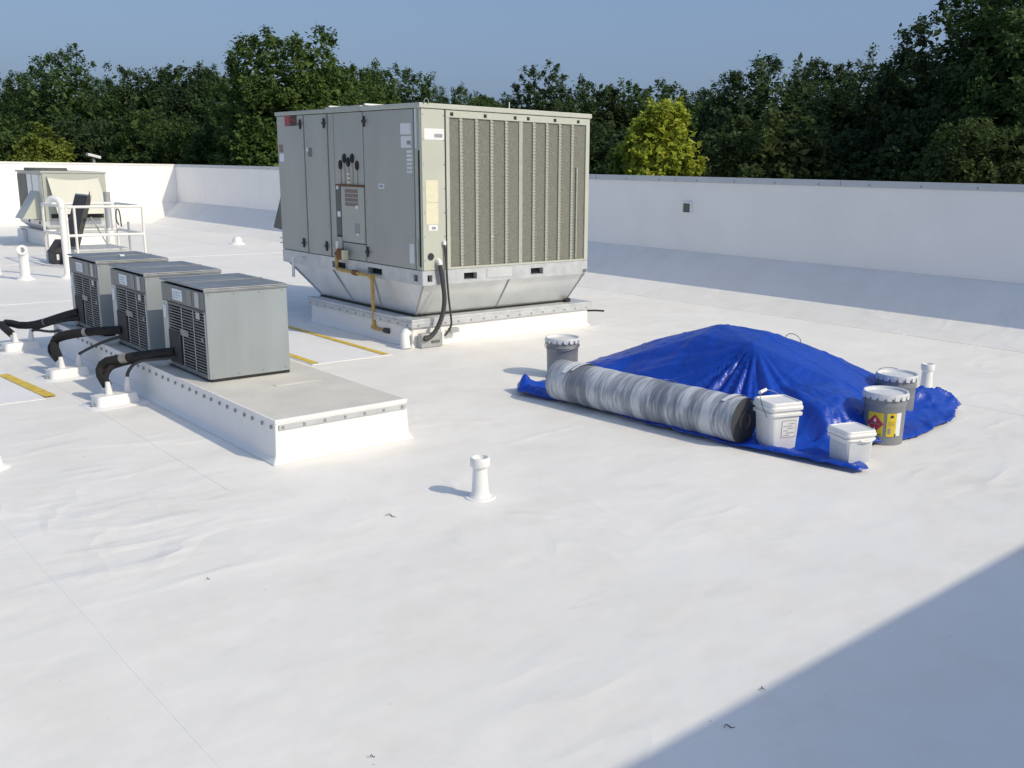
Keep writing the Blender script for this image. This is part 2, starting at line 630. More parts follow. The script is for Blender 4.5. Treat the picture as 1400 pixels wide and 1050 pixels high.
pb = thing('parapet_wall', (0, WY, 0), 'sunlit white parapet across the far end of the roof', 'wall')
MB().box(-16, WX - .002, WY, WY + .32, GROUND_Z, WTOP - .002).build('wall_face', 'wall_membrane', pb)
MB().box(-16, WX - .01, WY + .321, WY + .36, GROUND_Z, WTOP - .15).build('outer_cladding', 'facade', pb)
x = WX - .03
while x > -16:
    x2 = x - 3.05
    cp = MB().box(x2 + .004, x - .004, WY - .012, WY + .37, WTOP + .003, WTOP + .022)
    cp.box(x2 + .004, x - .004, WY - .022, WY - .004, WTOP - .03, WTOP + .019)
    cp.build('coping', 'white_paint', pb)
    x = x2

# unseen stand-in for a taller wall, added behind the viewer for its shadow
hw_ = -.01 + (1.92 + 1.49) / (math.cos(SUN_AZ - PI) / math.tan(SUN_EL))
bw = MB().box(2.3, 10.5, -5.0, -1.5, 0, hw_).build('shadow_caster', 'membrane', origin=(6, -3, 0))
tag(bw, 'unseen white block added behind the viewer to cast the foreground shadow', 'building')
box('coping', 'coping', bw, 2.25, 10.55, -5.05, -1.49, hw_ - .03, hw_ + .01)
box('door', 'unit_door', bw, 5.0, 5.95, -1.498, -1.46, .02, 2.1)

# ================================================================== LARGE ROOFTOP UNIT
X0, X1, Y0, Y1 = 5.475, 7.745, 8.42, 11.57
ZR0, ZR1, ZT = .65, .80, 2.47
cu = thing('roof_curb', (6.6, 9.6, 0), 'white membrane curb with screwed metal cap under the large rooftop unit', 'curb')
c_ = MB()
c_.rings([[(5.37, 8.49, 0), (7.90, 8.49, 0), (7.90, 10.77, 0), (5.37, 10.77, 0)], [(5.40, 8.52, .04), (7.87, 8.52, .04), (7.87, 10.74, .04), (5.40, 10.74, .04)],
          [(5.405, 8.525, .26), (7.865, 8.525, .26), (7.865, 10.735, .26), (5.405, 10.735, .26)]])
c_.build('membrane_flashing', 'membrane', cu, bevel=.012)
cap = MB().box(5.385, 7.92, 8.50, 10.80, .262, .292)
cap.box(5.385, 7.92, 8.495, 8.515, .205, .262).box(5.38, 5.40, 8.50, 10.80, .205, .262)
cap.box(7.885, 7.905, 8.52, 10.80, .205, .262).box(5.40, 7.9, 10.765, 10.785, .205, .262)
cap.build('metal_cap', 'galv_rail', cu, bevel=.004)
for k in range(15):
    xx = 5.46 + k * .168
    MB().box(xx - .009, xx + .009, 8.490, 8.4955, .222, .240).build('screw', 'ink_grey', cu)
for k in range(13):
    yy = 8.58 + k * .178
    MB().box(5.3745, 5.380, yy - .009, yy + .009, .222, .240).build('screw', 'ink_grey', cu)
jb = MB().box(5.44, 5.70, 8.41, 8.488, .004, .15).build('junction_box', 'galv_dull', cu, bevel=.006)
MB().box(5.47, 5.53, 8.395, 8.409, .095, .135).build('knockout', 'hood_dark', jb)
MB().box(5.56, 5.66, 8.40, 8.409, .05, .075).build('strap', 'hood_dark', jb)
MB().box(5.82, 5.93, 8.43, 8.489, .125, .175).build('junction_box', 'galv_dull', cu, bevel=.004)
MB().tube([(5.385, 8.58, .16), (5.33, 8.56, .15), (5.31, 8.52, .05), (5.31, 8.50, .0)], .05, 10, 1).build('sealant_boot', 'pvc', cu, smooth=True)
MB().tube([(7.90, 8.60, .17), (8.03, 8.55, .168), (8.12, 8.50, .16)], .012, 6).build('strap', 'black_rubber', cu)

ru = thing('rooftop_unit', ((X0 + X1) / 2, (Y0 + Y1) / 2, .29), 'large grey-green packaged rooftop air unit with tall coil face on white curb', 'hvac unit')
# tapered sheet-metal transition between curb and base rail
fl = MB().frustum((5.56, 7.66, 8.70, 10.72), (X0 + .02, X1 - .02, Y0 + .02, Y1 - .12), .293, ZR0 + .004)
flo = fl.build('transition', 'galvanised', ru)


def lerp(a, b, t): return a + (b - a) * t


for t in (.0, .33, .63, 1.0):       # standing seams on the transition's long side
    ya, yb = lerp(8.70, 10.72, t), lerp(Y0 + .02, Y1 - .12, t)
    MB().tube([(5.555, ya, .30), (X0 + .016, yb, ZR0)], .011, 6).build('standing_seam', 'galv_dull', flo)
for t in (.5, 1.0):
    xa, xb = lerp(5.56, 7.66, t), lerp(X0 + .02, X1 - .02, t)
    MB().tube([(xa, 8.695, .30), (xb, Y0 + .015, ZR0)], .008, 6).build('standing_seam', 'galv_dull', flo)
gk = MB().box(5.53, 7.69, 8.67, 10.75, .2925, .312).build('gasket', 'black_rubber', ru)
MB().tube([(7.60, 8.64, .30), (7.68, 8.66, .31), (7.72, 8.72, .30)], .028, 8).build('sealant_lump', 'black_rubber', ru, smooth=True)


# base rail with fork pockets, left side (x = X0) and front (y = Y0)
def rail(axis, fixed, a0, a1, holes, depth=.07):
    mb = MB()
    zA, zB = ZR0 + .035, ZR1 - .045
    def piece(p, q, z0, z1):
        if axis == 'y': mb.box(fixed, fixed + depth, p, q, z0, z1)
        else: mb.box(p, q, fixed, fixed + depth, z0, z1)
    piece(a0, a1, ZR0, zA); piece(a0, a1, zB, ZR1)
    cur = a0
    for h0, h1 in holes:
        piece(cur, h0, zA, zB); cur = h1
    piece(cur, a1, zA, zB)
    o = mb.build('base_rail', 'galv_rail', ru)
    for h0, h1 in holes:
        d = MB()
        if axis == 'y': d.box(fixed + depth - .004, fixed + depth + .15, h0 - .01, h1 + .01, zA - .01, zB + .01)
        else: d.box(h0 - .01, h1 + .01, fixed + depth - .004, fixed + depth + .15, zA - .01, zB + .01)
        d.build('fork_pocket', 'gap_dark', o)
    return o


rail('y', X0 - .01, Y0 + .065, Y1, [(8.47 + .03, 8.545 + .03), (9.20, 9.50), (9.99, 10.30)])
rail('x', Y0 - .01, X0 - .01, X1, [(5.525, 5.585), (5.98, 6.15), (6.89, 7.07)])
MB().box(X0 + .06, X1, Y0 + .065, Y1, ZR0 + .005, ZR1).build('base_frame', 'galv_rail', ru)
MB().box(6.28, 6.62, Y0 - .0155, Y0 - .0105, .685, .785).build('rail_plate', 'galvanised', ru)
MB().lathe([(.022, 0), (.022, .03)], (0, 0, 0), 12).build('tmp', 'galvanised')
bpy.data.objects.remove(bpy.data.objects['tmp'])
MB().tube([(7.70, Y0 - .035, .69), (7.70, Y0 - .009, .69)], .02, 12).build('bolt', 'wire', ru)

# cabinet core
MB().box(X0 + .02, X1 - .005, Y0 + .02, Y1, ZR1 - .002, ZT - .05).build('cabinet', 'unit_paint', ru)
MB().box(X0 + .012, X0 + .0195, Y0 + .05, Y1 - .005, ZR1, ZT - .055).build('door_recess', 'gap_dark', ru)
# side doors and panels
doors = [(8.535, 9.505), (10.315, 10.855), (10.880, 11.56)]
for i, (a, b_) in enumerate(doors):
    d = MB().box(X0 - .012, X0 + .011, a, b_, ZR1 + .008, ZT - .068).build('door', 'unit_door', ru, bevel=.005)
    ys_ = {0: (9.475, 9.475), 1: (10.36, 10.40), 2: (10.94, 10.97)}[i]
    for zz, yy in ((2.30, ys_[0]), (.92, ys_[1])):
        h = MB().box(X0 - .03, X0 - .0125, yy - .012, yy + .012, zz - .055, zz + .055)
        h.box(X0 - .045, X0 - .03, yy - .055, yy + .012, zz - .014, zz + .014)
        h.build('latch', 'ink', d, bevel=.003)
MB().box(X0 - .008, X0 + .011, 9.525, 10.16, 1.632, ZT - .068).build('vent_panel', 'unit_door', ru, bevel=.004)
MB().box(X0 - .004, X0 + .011, 10.175, 10.295, ZR1 + .008, ZT - .068).build('corner_strip', 'unit_door', ru, bevel=.003)
MB().box(X0 - .014, X0 + .011, 9.53, 10.03, 1.0, 1.612).build('control_panel', 'unit_paint', ru, bevel=.004)
MB().box(X0 - .006, X0 + .011, 9.53, 10.03, ZR1 + .008, .99).build('lower_panel', 'unit_door', ru, bevel=.004)
MB().box(X0 - .010, X0 + .011, 10.045, 10.16, 1.06, 1.62).build('switch_box', 'hood_dark', ru, bevel=.004)
MB().box(X0 - .010, X0 + .011, 10.045, 10.16, ZR1 + .008, 1.045).build('lower_strip', 'unit_door', ru, bevel=.004)
MB().box(X0 - .03, X0 + .011, 9.53, 10.10, 1.614, 1.630).build('drip_ledge', 'rust', ru)
# flue outlets: five oval ports with the streaks they leave below
for yy, zz in ((10.02, 1.845), (9.93, 1.915), (9.845, 1.875), (9.755, 1.915), (9.655, 1.84)):
    ring = [(X0 - .0085, yy + .034 * math.cos(2 * PI * k / 20), zz + .052 * math.sin(2 * PI * k / 20)) for k in range(20)]
    ring2 = [(X0 - .024, yy + .030 * math.cos(2 * PI * k / 20), zz + .048 * math.sin(2 * PI * k / 20)) for k in range(20)]
    ring3 = [(X0 - .016, yy + .022 * math.cos(2 * PI * k / 20), zz + .038 * math.sin(2 * PI * k / 20)) for k in range(20)]
    fo = MB().rings([ring, ring2, ring3]).build('flue_outlet', 'soot', ru)
    MB().box(X0 - .0105, X0 - .0085, yy - .011, yy + .013, 1.631, zz - .05).build('soot_streak', 'streak', fo)
for k in range(3):
    MB().box(X0 - .013, X0 - .0108, 9.81 + .01 * k, 9.88, 1.645 + k * .045, 1.668 + k * .045).build('warning_strip', 'sticker_cream', ru)
# near corner post and front control panel
MB().box(X0 - .004, X0 + .05, Y0 + .001, Y0 + .105, ZR1 + .003, ZT - .052).build('corner_post', 'unit_paint', ru, bevel=.003)
MB().box(X0 - .018, X0 - .0045, Y0 + .05, Y0 + .075, 2.02, ZT - .065).build('door_stop', 'plate', ru)
MB().box(X0 - .018, X0 - .0045, Y0 + .06, Y0 + .08, .84, 1.10).build('door_stop', 'unit_frame', ru)
MB().box(X0 - .007, X0 - .0045, Y0 + .012, Y0 + .040, .84, 2.0).build('hinge_gap', 'gap_dark', ru)
MB().box(X0 + .005, 5.755, Y0 - .014, Y0 + .019, ZR1 + .003, ZT - .068).build('front_panel', 'unit_frame', ru, bevel=.005)
MB().box(5.756, 5.772, Y0 - .004, Y0 + .019, ZR1 + .003, ZT - .068).build('panel_joint', 'gap_dark', ru)
MB().box(5.773, 5.815, Y0 - .012, Y0 + .019, ZR1 + .003, ZT - .14).build('coil_jamb', 'unit_frame', ru, bevel=.003)
MB().box(7.69, X1, Y0 - .012, Y0 + .019, ZR1 + .003, ZT - .068).build('coil_jamb', 'unit_frame', ru, bevel=.003)
hd = MB().box(5.773, 7.689, Y0 - .012, Y0 + .019, ZT - .139, ZT - .068).build('coil_header', 'unit_frame', ru, bevel=.003)
for xx in (5.845, 6.265, 6.66, 6.84, 7.22, 7.565):
    MB().box(xx - .019, xx + .019, Y0 - .0145, Y0 - .0118, ZT - .122, ZT - .088).build('slot', 'gap_dark', hd)
MB().box(5.816, 7.689, Y0 - .010, Y0 + .019, ZR1 + .003, ZR1 + .024).build('coil_sill', 'unit_frame', ru)
# condenser coil between vertical strips; each strip carries its row of tube ends
cf = MB().box(5.816, 7.689, Y0 + .004, Y0 + .0195, ZR1 + .025, ZT - .14).build('coil', 'coil_fin', ru)
for xx in (5.96, 6.157, 6.352, 6.547, 6.745, 6.927, 7.113, 7.30, 7.487):
    wide = .024 if abs(xx - 6.745) < .01 else .014
    rb = MB().box(xx - wide, xx + wide, Y0 - .006, Y0 + .0035, ZR1 + .025, ZT - .1395)
    if wide < .02:
        z = ZR1 + .04
        while z < ZT - .16:
            rb.box(xx - .019, xx + .019, Y0 - .013, Y0 - .0062, z, z + .016)
            z += .034
    rb.build('coil_strip', 'coil_edge', cf)
MB().tube([(7.56, Y0 - .006, .84), (7.56, Y0 - .006, 1.86)], .011, 8).build('coil_header_tube', 'coil_edge', cf)
MB().box(6.345, 6.36, Y0 - .016, Y0 - .012, 1.12, 1.135).build('clip', 'sticker_white', cf)
for a, b_ in doors:                                                 # panel screws
    for zz in (1.15, 1.45, 1.75, 2.05):
        for yy in (a + .025, b_ - .025):
            MB().box(X0 - .0155, X0 - .0125, yy - .006, yy + .006, zz - .006, zz + .006).build('screw', 'ink_grey', ru)
for k in range(7):
    MB().box(5.49 + .004, 5.502, Y0 - .0175, Y0 - .0145, .9 + k * .24, .912 + k * .24).build('screw', 'ink_grey', ru)
    MB().box(5.738, 5.75, Y0 - .0175, Y0 - .0145, .9 + k * .24, .912 + k * .24).build('screw', 'ink_grey', ru)
# roof sheets of the unit
for a, b_, dz in ((Y0 - .025, 9.535, 0), (9.54, 10.315, .012), (10.32, Y1 + .02, -.006)):
    MB().box(X0 - .022, X1 + .02, a, b_, ZT - .062, ZT - .012 + dz).build('top_cover', 'unit_paint' if a > 9 else 'unit_frame', ru, bevel=.006)
MB().box(X0 + .02, X1 - .1, 9.50, 9.535, ZT - .0, ZT + .018).build('lit_top_rib', 'sticker_white', ru)  # raised ribs coloured white for the sunlit slivers of the top
MB().box(X0 + .02, X1 - .1, 10.28, 10.31, ZT + .0, ZT + .02).build('lit_top_rib', 'sticker_white', ru)
a_ = [(5.53 + .026 * math.cos(t), Y0 - .033, ZT - .005 + .034 * math.sin(t)) for t in np.linspace(-.4, PI + .4, 12)]
MB().tube(a_, .006, 6).build('lifting_eye', 'wire', ru)
MB().tube([(7.06, Y0 + .6, ZT - .02), (7.06, Y0 + .6, ZT + .10)], .006, 6).build('antenna', 'sticker_white', ru)
MB().box(X0 + .3, X0 + .35, Y0 + .3, Y0 + .35, ZT - .013, ZT - .009).build('cap_screw', 'wire', ru)
# outside-air hood on the far end, painted dark for its shaded side
MB().add([(X0 + .05, Y1, 1.62), (X1 - .1, Y1, 1.62), (X1 - .1, Y1 + .36, 1.05), (X0 + .05, Y1 + .36, 1.05), (X0 + .05, Y1, 1.02), (X1 - .1, Y1, 1.02)],
         [(0, 3, 2, 1), (0, 4, 3), (1, 2, 5), (3, 4, 5, 2), (0, 1, 5, 4)]).build('air_hood', 'hood_dark', ru)
for zz in (.87, .93):
    MB().box(X0 + .0, X0 + .05, Y1, Y1 + .09, zz, zz + .012).build('hood_bracket', 'galv_rail', ru)
dp = MB().tube([(X0 - .01, 11.05, .735), (X0 - .10, 11.05, .735), (X0 - .10, 11.10, .735), (X0 - .10, 11.12, .50)], .018, 8)
dp.build('drain_pipe', 'pvc', ru, smooth=True)
# stickers
def stk(name, mt, y0, y1, z0, z1, pr_=.0025, base=-.0122):
    return MB().box(X0 + base - pr_, X0 + base - .0003, y0, y1, z0, z1).build(name, mt, ru)
def stf(name, mt, x0, x1, z0, z1, base=-.0142, pr_=.0025):
    return MB().box(x0, x1, Y0 + base - pr_, Y0 + base - .0003, z0, z1).build(name, mt, ru)
stk('sticker', 'sticker_white', 8.57, 8.765, 2.155, 2.265)
stk('sticker', 'sticker_white', 8.56, 8.755, 2.025, 2.140)
stk('sticker_print', 'sticker_grey', 8.57, 8.645, 2.055, 2.095, .004)
for k in range(6):
    stk('sticker', 'sticker_white' if k < 3 else 'plate', 8.555, 8.655, 1.975 - k * .04, 2.0 - k * .04)
stk('sticker', 'plate', 8.55, 8.635, .865, 1.065)
stk('sticker', 'plate', 9.10, 9.215, 1.605, 1.66)
stk('sticker_print', 'sticker_grey', 9.13, 9.19, 1.62, 1.645, .004)
for k in range(4):
    stk('warning_label', 'sticker_warn', 9.66, 9.94, 1.40 + k * .048, 1.438 + k * .048, base=-.0142)
stk('sticker', 'sticker_white', 9.66, 9.71, 1.375, 1.41, .004, base=-.0142)
stk('data_plate', 'sticker_grey', 9.64, 9.74, 1.10, 1.215, base=-.0142)
stk('sticker', 'sticker_white', 9.65, 9.71, 1.085, 1.105, .004, base=-.0142)
stk('sticker', 'sticker_white', 10.06, 10.13, 1.27, 1.33, base=-.0102)
stk('sticker', 'sticker_white', 10.09, 10.14, 1.575, 1.615, base=-.0102)
stk('warning_label', 'sticker_warn', 11.42, 11.52, 1.98, 2.07)
stk('sticker', 'sticker_white', 11.40, 11.52, 1.87, 1.965)
stk('warning_label', 'sticker_warn', 10.68, 10.78, 1.93, 2.03)
stk('sticker', 'sticker_white', 10.77, 10.81, 1.99, 2.03, .003)
bd = stk('brand_badge', 'ink', 11.03, 11.34, 2.285, 2.41)
MB().box(X0 - .0158, X0 - .0146, 11.205, 11.335, 2.29, 2.405).build('badge_field', 'red_label', bd)
emb = [(X0 - .0163, 11.27 + .042 * math.cos(t), 2.347 + .042 * math.sin(t)) for t in np.linspace(0, 2 * PI, 17)]
MB().tube(emb, .007, 5).build('badge_emblem', 'sticker_warn', bd)


def lettering(txt, loc, xdir, ydir, size, material, parent, name='lettering', align='CENTER'):
    cu_ = bpy.data.curves.new(name, 'FONT')
    cu_.body = txt
    cu_.size = size
    cu_.align_x = align
    cu_.align_y = 'CENTER'
    cu_.extrude = .0004
    cu_.materials.append(MATS[material])
    tmp = bpy.data.objects.new('lettering_curve', cu_)
    me = bpy.data.meshes.new_from_object(tmp)
    bpy.data.objects.remove(tmp)
    if not me.materials:
        me.materials.append(MATS[material])
    o = bpy.data.objects.new(name, me)
    COL.objects.link(o)
    xd, yd = Vector(xdir).normalized(), Vector(ydir).normalized()
    mm = Matrix((xd, yd, xd.cross(yd))).transposed().to_4x4()
    mm.translation = Vector(loc) - Vector(ORIGIN[parent.name])
    o.parent = parent
    o.matrix_local = mm
    return o


lettering('TRANE', (X0 - .0162, 11.118, 2.347), (0, -1, 0), (0, 0, 1), .055, 'red_label', bd)
stf('sticker', 'sticker_white', 5.51, 5.745, 2.105, 2.215)
stf('sticker_print', 'sticker_grey', 5.63, 5.725, 2.13, 2.165, pr_=.004)
stf('spec_sheet', 'sticker_cream', 5.52, 5.665, 1.49, 1.71)
stf('spec_sheet', 'sticker_cream', 5.518, 5.663, 1.27, 1.485)
stf('sticker', 'sticker_white', 5.545, 5.655, 1.205, 1.265)
stf('sticker_print', 'sticker_grey', 5.585, 5.63, 1.22, 1.245, pr_=.004)
MB().lathe([(.036, 0), (.036, .008), (.028, .008)], (0, 0, 0), 18).build('x', 'ink')
o_ = bpy.data.objects['x']
o_.name = 'knockout_plug'
o_.data.name = 'knockout_plug'
o_.rotation_euler = (PI / 2, 0, 0)
o_.parent = ru
o_.location = Vector((5.565, Y0 - .0143, .945)) - Vector(ORIGIN[ru.name])
# electrical conduits
MB().tube([(5.645, Y0 - .012, .90), (5.645, Y0 - .05, .90), (5.65, Y0 - .055, .86)], .026, 10, 1).build('conduit_fitting', 'pvc', ru, smooth=True)
MB().tube([(5.65, Y0 - .055, .86), (5.675, Y0 - .06, .70), (5.70, Y0 - .06, .52), (5.68, Y0 - .06, .36), (5.61, Y0 - .05, .20), (5.53, Y0 - .04, .115), (5.46, Y0 - .03, .10)], .024, 10, 2).build('conduit', 'conduit', ru, smooth=True)
MB().tube([(5.722, Y0 - .03, 1.08), (5.735, Y0 - .04, .9), (5.755, Y0 - .04, .55), (5.79, Y0 - .04, .30), (5.80, Y0 - .03, .20), (5.72, Y0 - .02, .11)], .011, 8, 2).build('conduit', 'conduit', ru, smooth=True)
MB().box(5.708, 5.736, Y0 - .045, Y0 - .0145, 1.06, 1.10).build('conduit_clip', 'pvc', ru)
# gas train
gx = X0 - .075
gp = MB().tube([(X0 - .012, 10.05, .90), (gx, 10.05, .90), (gx, 10.07, .88), (gx, 10.07, .70), (gx, 10.05, .685), (gx, 9.36, .675), (gx, 9.31, .665), (gx, 9.30, .62),
                (gx - .01, 9.27, .15), (gx - .01, 9.26, .11), (gx - .01, 9.05, .115)], .020, 10).build('gas_pipe', 'gas_yellow', ru, smooth=True, angle=60)
for p in ((gx, 9.31, .668), (gx - .01, 9.265, .125)):
    MB().tube([(p[0], p[1] - .03, p[2]), (p[0], p[1] + .03, p[2])], .029, 10).build('elbow', 'gas_yellow', gp, smooth=True)
MB().tube([(gx, 9.62, .679), (gx, 9.70, .679)], .032, 8).build('union', 'rust', gp, smooth=True)
MB().tube([(gx - .01, 9.05, .115), (gx - .01, 8.96, .118)], .03, 8).build('coupling', 'conduit', gp, smooth=True)
vv = MB().lathe([(.03, -.06), (.05, -.04), (.055, .0), (.05, .04), (.03, .06)], (gx, 9.97, .86), 12)
vv.tube([(gx, 10.07, .86), (gx, 9.90, .86)], .028, 10)
vv.build('gas_regulator', 'rust', gp, smooth=True)
MB().box(gx - .03, gx + .03, 9.86, 9.90, .81, .91).build('valve_plate', 'sticker_cream', gp)
MB().tube([(gx, 10.04, .92), (gx, 10.04, 1.0)], .02, 8).build('vent_cap', 'pvc', gp, smooth=True)
MB().box(X0 - .0125, X0 - .0105, 9.74, 9.93, .69, .755).build('tag_plate', 'plate', ru)

# ================================================================== CONDENSER PLATFORM
PX0, PX1, PY0, PY1, PZ = 2.545, 3.50, 5.615, 10.55, .278
pf = thing('equipment_platform', ((PX0 + PX1) / 2, (PY0 + PY1) / 2, 0), 'long low white membrane-wrapped platform carrying the three condensers', 'platform')
p_ = MB().rings([[(PX0 - .045, PY0 - .05, 0), (PX1 + .03, PY0 - .05, 0), (PX1 + .03, PY1 + .05, 0), (PX0 - .045, PY1 + .05, 0)],
                 [(PX0 - .012, PY0 - .012, .045), (PX1 + .01, PY0 - .012, .045), (PX1 + .01, PY1, .045), (PX0 - .012, PY1, .045)],
                 [(PX0, PY0, PZ - .012), (PX1, PY0, PZ - .012), (PX1, PY1, PZ - .012), (PX0, PY1, PZ - .012)]])
p_.build('membrane_flashing', 'membrane', pf, bevel=.01)
MB().box(PX0 + .008, PX1 - .006, PY0 + .012, PY1 - .01, PZ - .0118, PZ).build('deck', 'deck', pf)
MB().box(PX0 - .002, PX1 + .002, PY0 - .004, PY0 + .0115, PZ - .02, PZ + .004).build('edge_trim', 'membrane', pf)
MB().box(PX0 - .004, PX0 + .0075, PY0 + .012, PY1, PZ - .03, PZ + .002).build('edge_trim', 'membrane', pf)
MB().box(PX0 + .02, PX1 - .012, PY0 - .014, PY0 - .0045, PZ - .062, PZ - .030).build('termination_bar', 'galv_rail', pf)
for k in range(7):
    xx = PX0 + .045 + k * (PX1 - PX0 - .09) / 6
    MB().box(xx - .008, xx + .008, PY0 - .019, PY0 - .0145, PZ - .054, PZ - .038).build('bolt', 'ink_grey', pf)
for k in range(36):
    yy = PY0 + .05 + k * .135 + random.uniform(-.012, .012)
    MB().box(PX0 - .0125, PX0 - .006, yy - .009, yy + .009, PZ - .058, PZ - .036).build('bolt', 'ink_grey', pf)
MB().box(2.98, 3.34, 6.52, 6.57, PZ + .0005, PZ + .004).build('stain_strip', 'deck', pf)

# ------------------------------------------------------------------ condensing units
CW, CD, CH = .625, .865, .685


def condenser(loc, label):
    t = thing('condensing_unit', loc, label, 'condenser', 'condensing units on the platform')
    ox, oy, oz = loc
    def B(mb_or, *b): return mb_or.box(ox + b[0], ox + b[1], oy + b[2], oy + b[3], oz + b[4], oz + b[5])
    B(MB(), .02, CW - .004, .004, CD - .004, .0, .018).build('base_gap', 'gap_dark', t)  # near-black base stands for the shaded gap under the unit
    B(MB(), .004, CW, .0, .012, .019, CH - .03).build('side_panel', 'cond_side', t, bevel=.003)
    B(MB(), .004, CW, CD - .012, CD, .019, CH - .03).build('side_panel', 'cond_side', t, bevel=.003)
    B(MB(), CW - .012, CW - .001, .0125, CD - .0125, .019, CH - .03).build('back_panel', 'cond_side', t)
    tp = MB()
    tp.box(ox - .006, ox + CW + .006, oy - .006, oy + CD + .006, oz + CH - .012, oz + CH)
    B(tp, -.006, CW + .006, -.006, -.001, CH - .032, CH - .0125)
    tp.build('top_cover', 'cond_top', t, bevel=.004)
    B(MB(), -.004, CW + .004, CD * .5 - .006, CD * .5 + .006, CH + .0003, CH + .006).build('lid_seam', 'cond_top', t)
    for sx in (.03, .22, .41, .59):
        for sz in (.045, CH - .05):
            B(MB(), sx - .006, sx + .006, -.003, -.0003, sz - .006, sz + .006).build('screw', 'ink_grey', t)
    hd_ = B(MB(), .0, .018, .013, CD - .013, CH - .165, CH - .031).build('header_panel', 'cond_front', t, bevel=.003)
    B(MB(), -.006, .0, .01, CD - .15, CH - .180, CH - .166).build('header_lip', 'hood_dark', hd_)
    pl_ = B(MB(), -.004, -.0005, .42, .62, CH - .140, CH - .055).build('name_plate', 'plate', hd_)
    B(MB(), -.006, .0, .10, .17, CH - .15, CH - .04).build('header_bracket', 'cond_post', hd_)
    B(MB(), -.003, -.0005, .24, .33, CH - .15, CH - .04).build('header_seam', 'slat', hd_)
    # far corner post, pale
    B(MB(), -.002, .03, CD - .12, CD - .013, .019, CH - .167).build('corner_post', 'cond_post', t, bevel=.003)
    B(MB(), -.008, -.0025, CD - .10, CD - .04, CH - .30, CH - .2).build('service_label', 'plate', t)
    B(MB(), .0, .024, .0125, .035, .019, CH - .167).build('corner_post', 'cond_post', t, bevel=.003)
    B(MB(), .002, .020, .036, CD - .121, .019, .05).build('grille_sill', 'cond_front', t)
    # guard grille
    ns = 21
    for k in range(ns):
        zz = .062 + k * (CH - .25) / (ns - 1)
        B(MB(), .002, .011, .036, CD - .121, zz, zz + .0072).build('slat', 'slat', t)
    for yy in (.23, .46):
        B(MB(), -.002, .0015, yy, yy + .008, .052, CH - .17).build('grille_bar', 'cond_post', t)
    B(MB(), .085, .10, .02, CD - .02, .02, CH - .035).build('coil', 'dark_inside', t)
    B(MB(), -.007, -.0025, .10, .165, CH - .235, CH - .185).build('tag_plate', 'cond_post', t)
    B(MB(), -.007, -.0025, .055, .095, .29, .32).build('tag_plate', 'slat', t)
    B(MB(), -.008, .0015, .50, .74, .052, .30).build('pipe_opening', 'dark_inside', t)
    B(MB(), -.006, -.0022, .34, .50, .285, .335).build('data_plate', 'slat', t)
    return t, pl_


CX, CYS = 2.655, (6.913, 8.14, 9.37)
labs = ['grey metal condenser with louvred grille, nearest of the three on the platform', 'grey metal condenser standing in the middle of the three on the platform',
        'grey metal condenser farthest along the platform, beside the white standpipe']
for yy, lb in zip(CYS, labs):
    t, pl_ = condenser((CX, yy, PZ + .003), lb)
    for k in range(3):
        z_ = PZ + CH - .075 - k * .02
        for j in range(random.randint(2, 4)):
            y_ = yy + .60 - j * .045 - random.random() * .01
            if y_ - .035 > yy + .43:
                MB().box(CX - .0052, CX - .0041, y_ - .033, y_, z_ - .007, z_).build('print_line', 'blue_print', pl_)
MB().box(2.98, 3.02, 9.75, 9.82, PZ + .003 + CH + .0005, PZ + .003 + CH + .012).build('paper_tag', 'sticker_white', bpy.data.objects['condensing_unit.002'])

# ------------------------------------------------------------------ pitch pockets and refrigerant lines
pp = [((2.275, 7.86), 'white pipe flashing block on the roof beside the nearest condenser'),
      ((2.275, 9.13), 'white pipe flashing block on the roof beside the middle condenser'),
      ((2.275, 10.72), 'white pipe flashing block on the roof beside the farthest condenser')]
for (x, y), lb in pp:
    t = thing('pipe_flashing', (x, y, 0), lb, 'pipe flashing', 'pipe flashing blocks by the condensers')
    rot = .12
    MB().rings([rrect(.235, .17, .08, .0, c=(x, y), rot=rot), rrect(.225, .16, .08, .008, c=(x, y), rot=rot)]).build('membrane_patch', 'patch', t, smooth=True)
    MB().rings([rrect(.165, .085, .035, .008, c=(x, y), rot=rot), rrect(.155, .075, .035, .07, c=(x, y), rot=rot), rrect(.145, .068, .03, .082, c=(x, y), rot=rot)]).build('block', 'pvc', t, smooth=True)
    for dx, dy, h in ((-.035, .02, .10), (.105, .035, .12)):
        MB().tube([(x + dx, y + dy, .075), (x + dx * 1.05, y + dy, .075 + h * .6), (x + dx * 1.1, y + dy, .075 + h)], [.030, .022, .017], 10).build('pipe_boot', 'pvc', t, smooth=True)
    MB().tube([(x - .045, y + .09, .075), (x - .045, y + .09, .14)], [.022, .017], 10).build('pipe_boot', 'pvc', t, smooth=True)
    MB().box(x - .185, x - .166, y - .05, y - .02, .01, .03).build('clamp', 'ink_grey', t)


def lineset(name, label, main, second, cable, tape):
    o = MB().tube(main, .037, 12, 1).build(name, 'pipe_foam', None, smooth=True, origin=main[-1])
    tag(o, label, 'refrigerant line', 'insulated refrigerant lines')
    MB().tube(second, .024, 10, 2).build('suction_pipe', 'pipe_foam', o, smooth=True)
    MB().tube(cable, .013, 8, 2).build('control_cable', 'conduit', o, smooth=True)
    MB().tube(tape, .039, 12).build('tape', 'foil_tape', o, smooth=True)
    return o


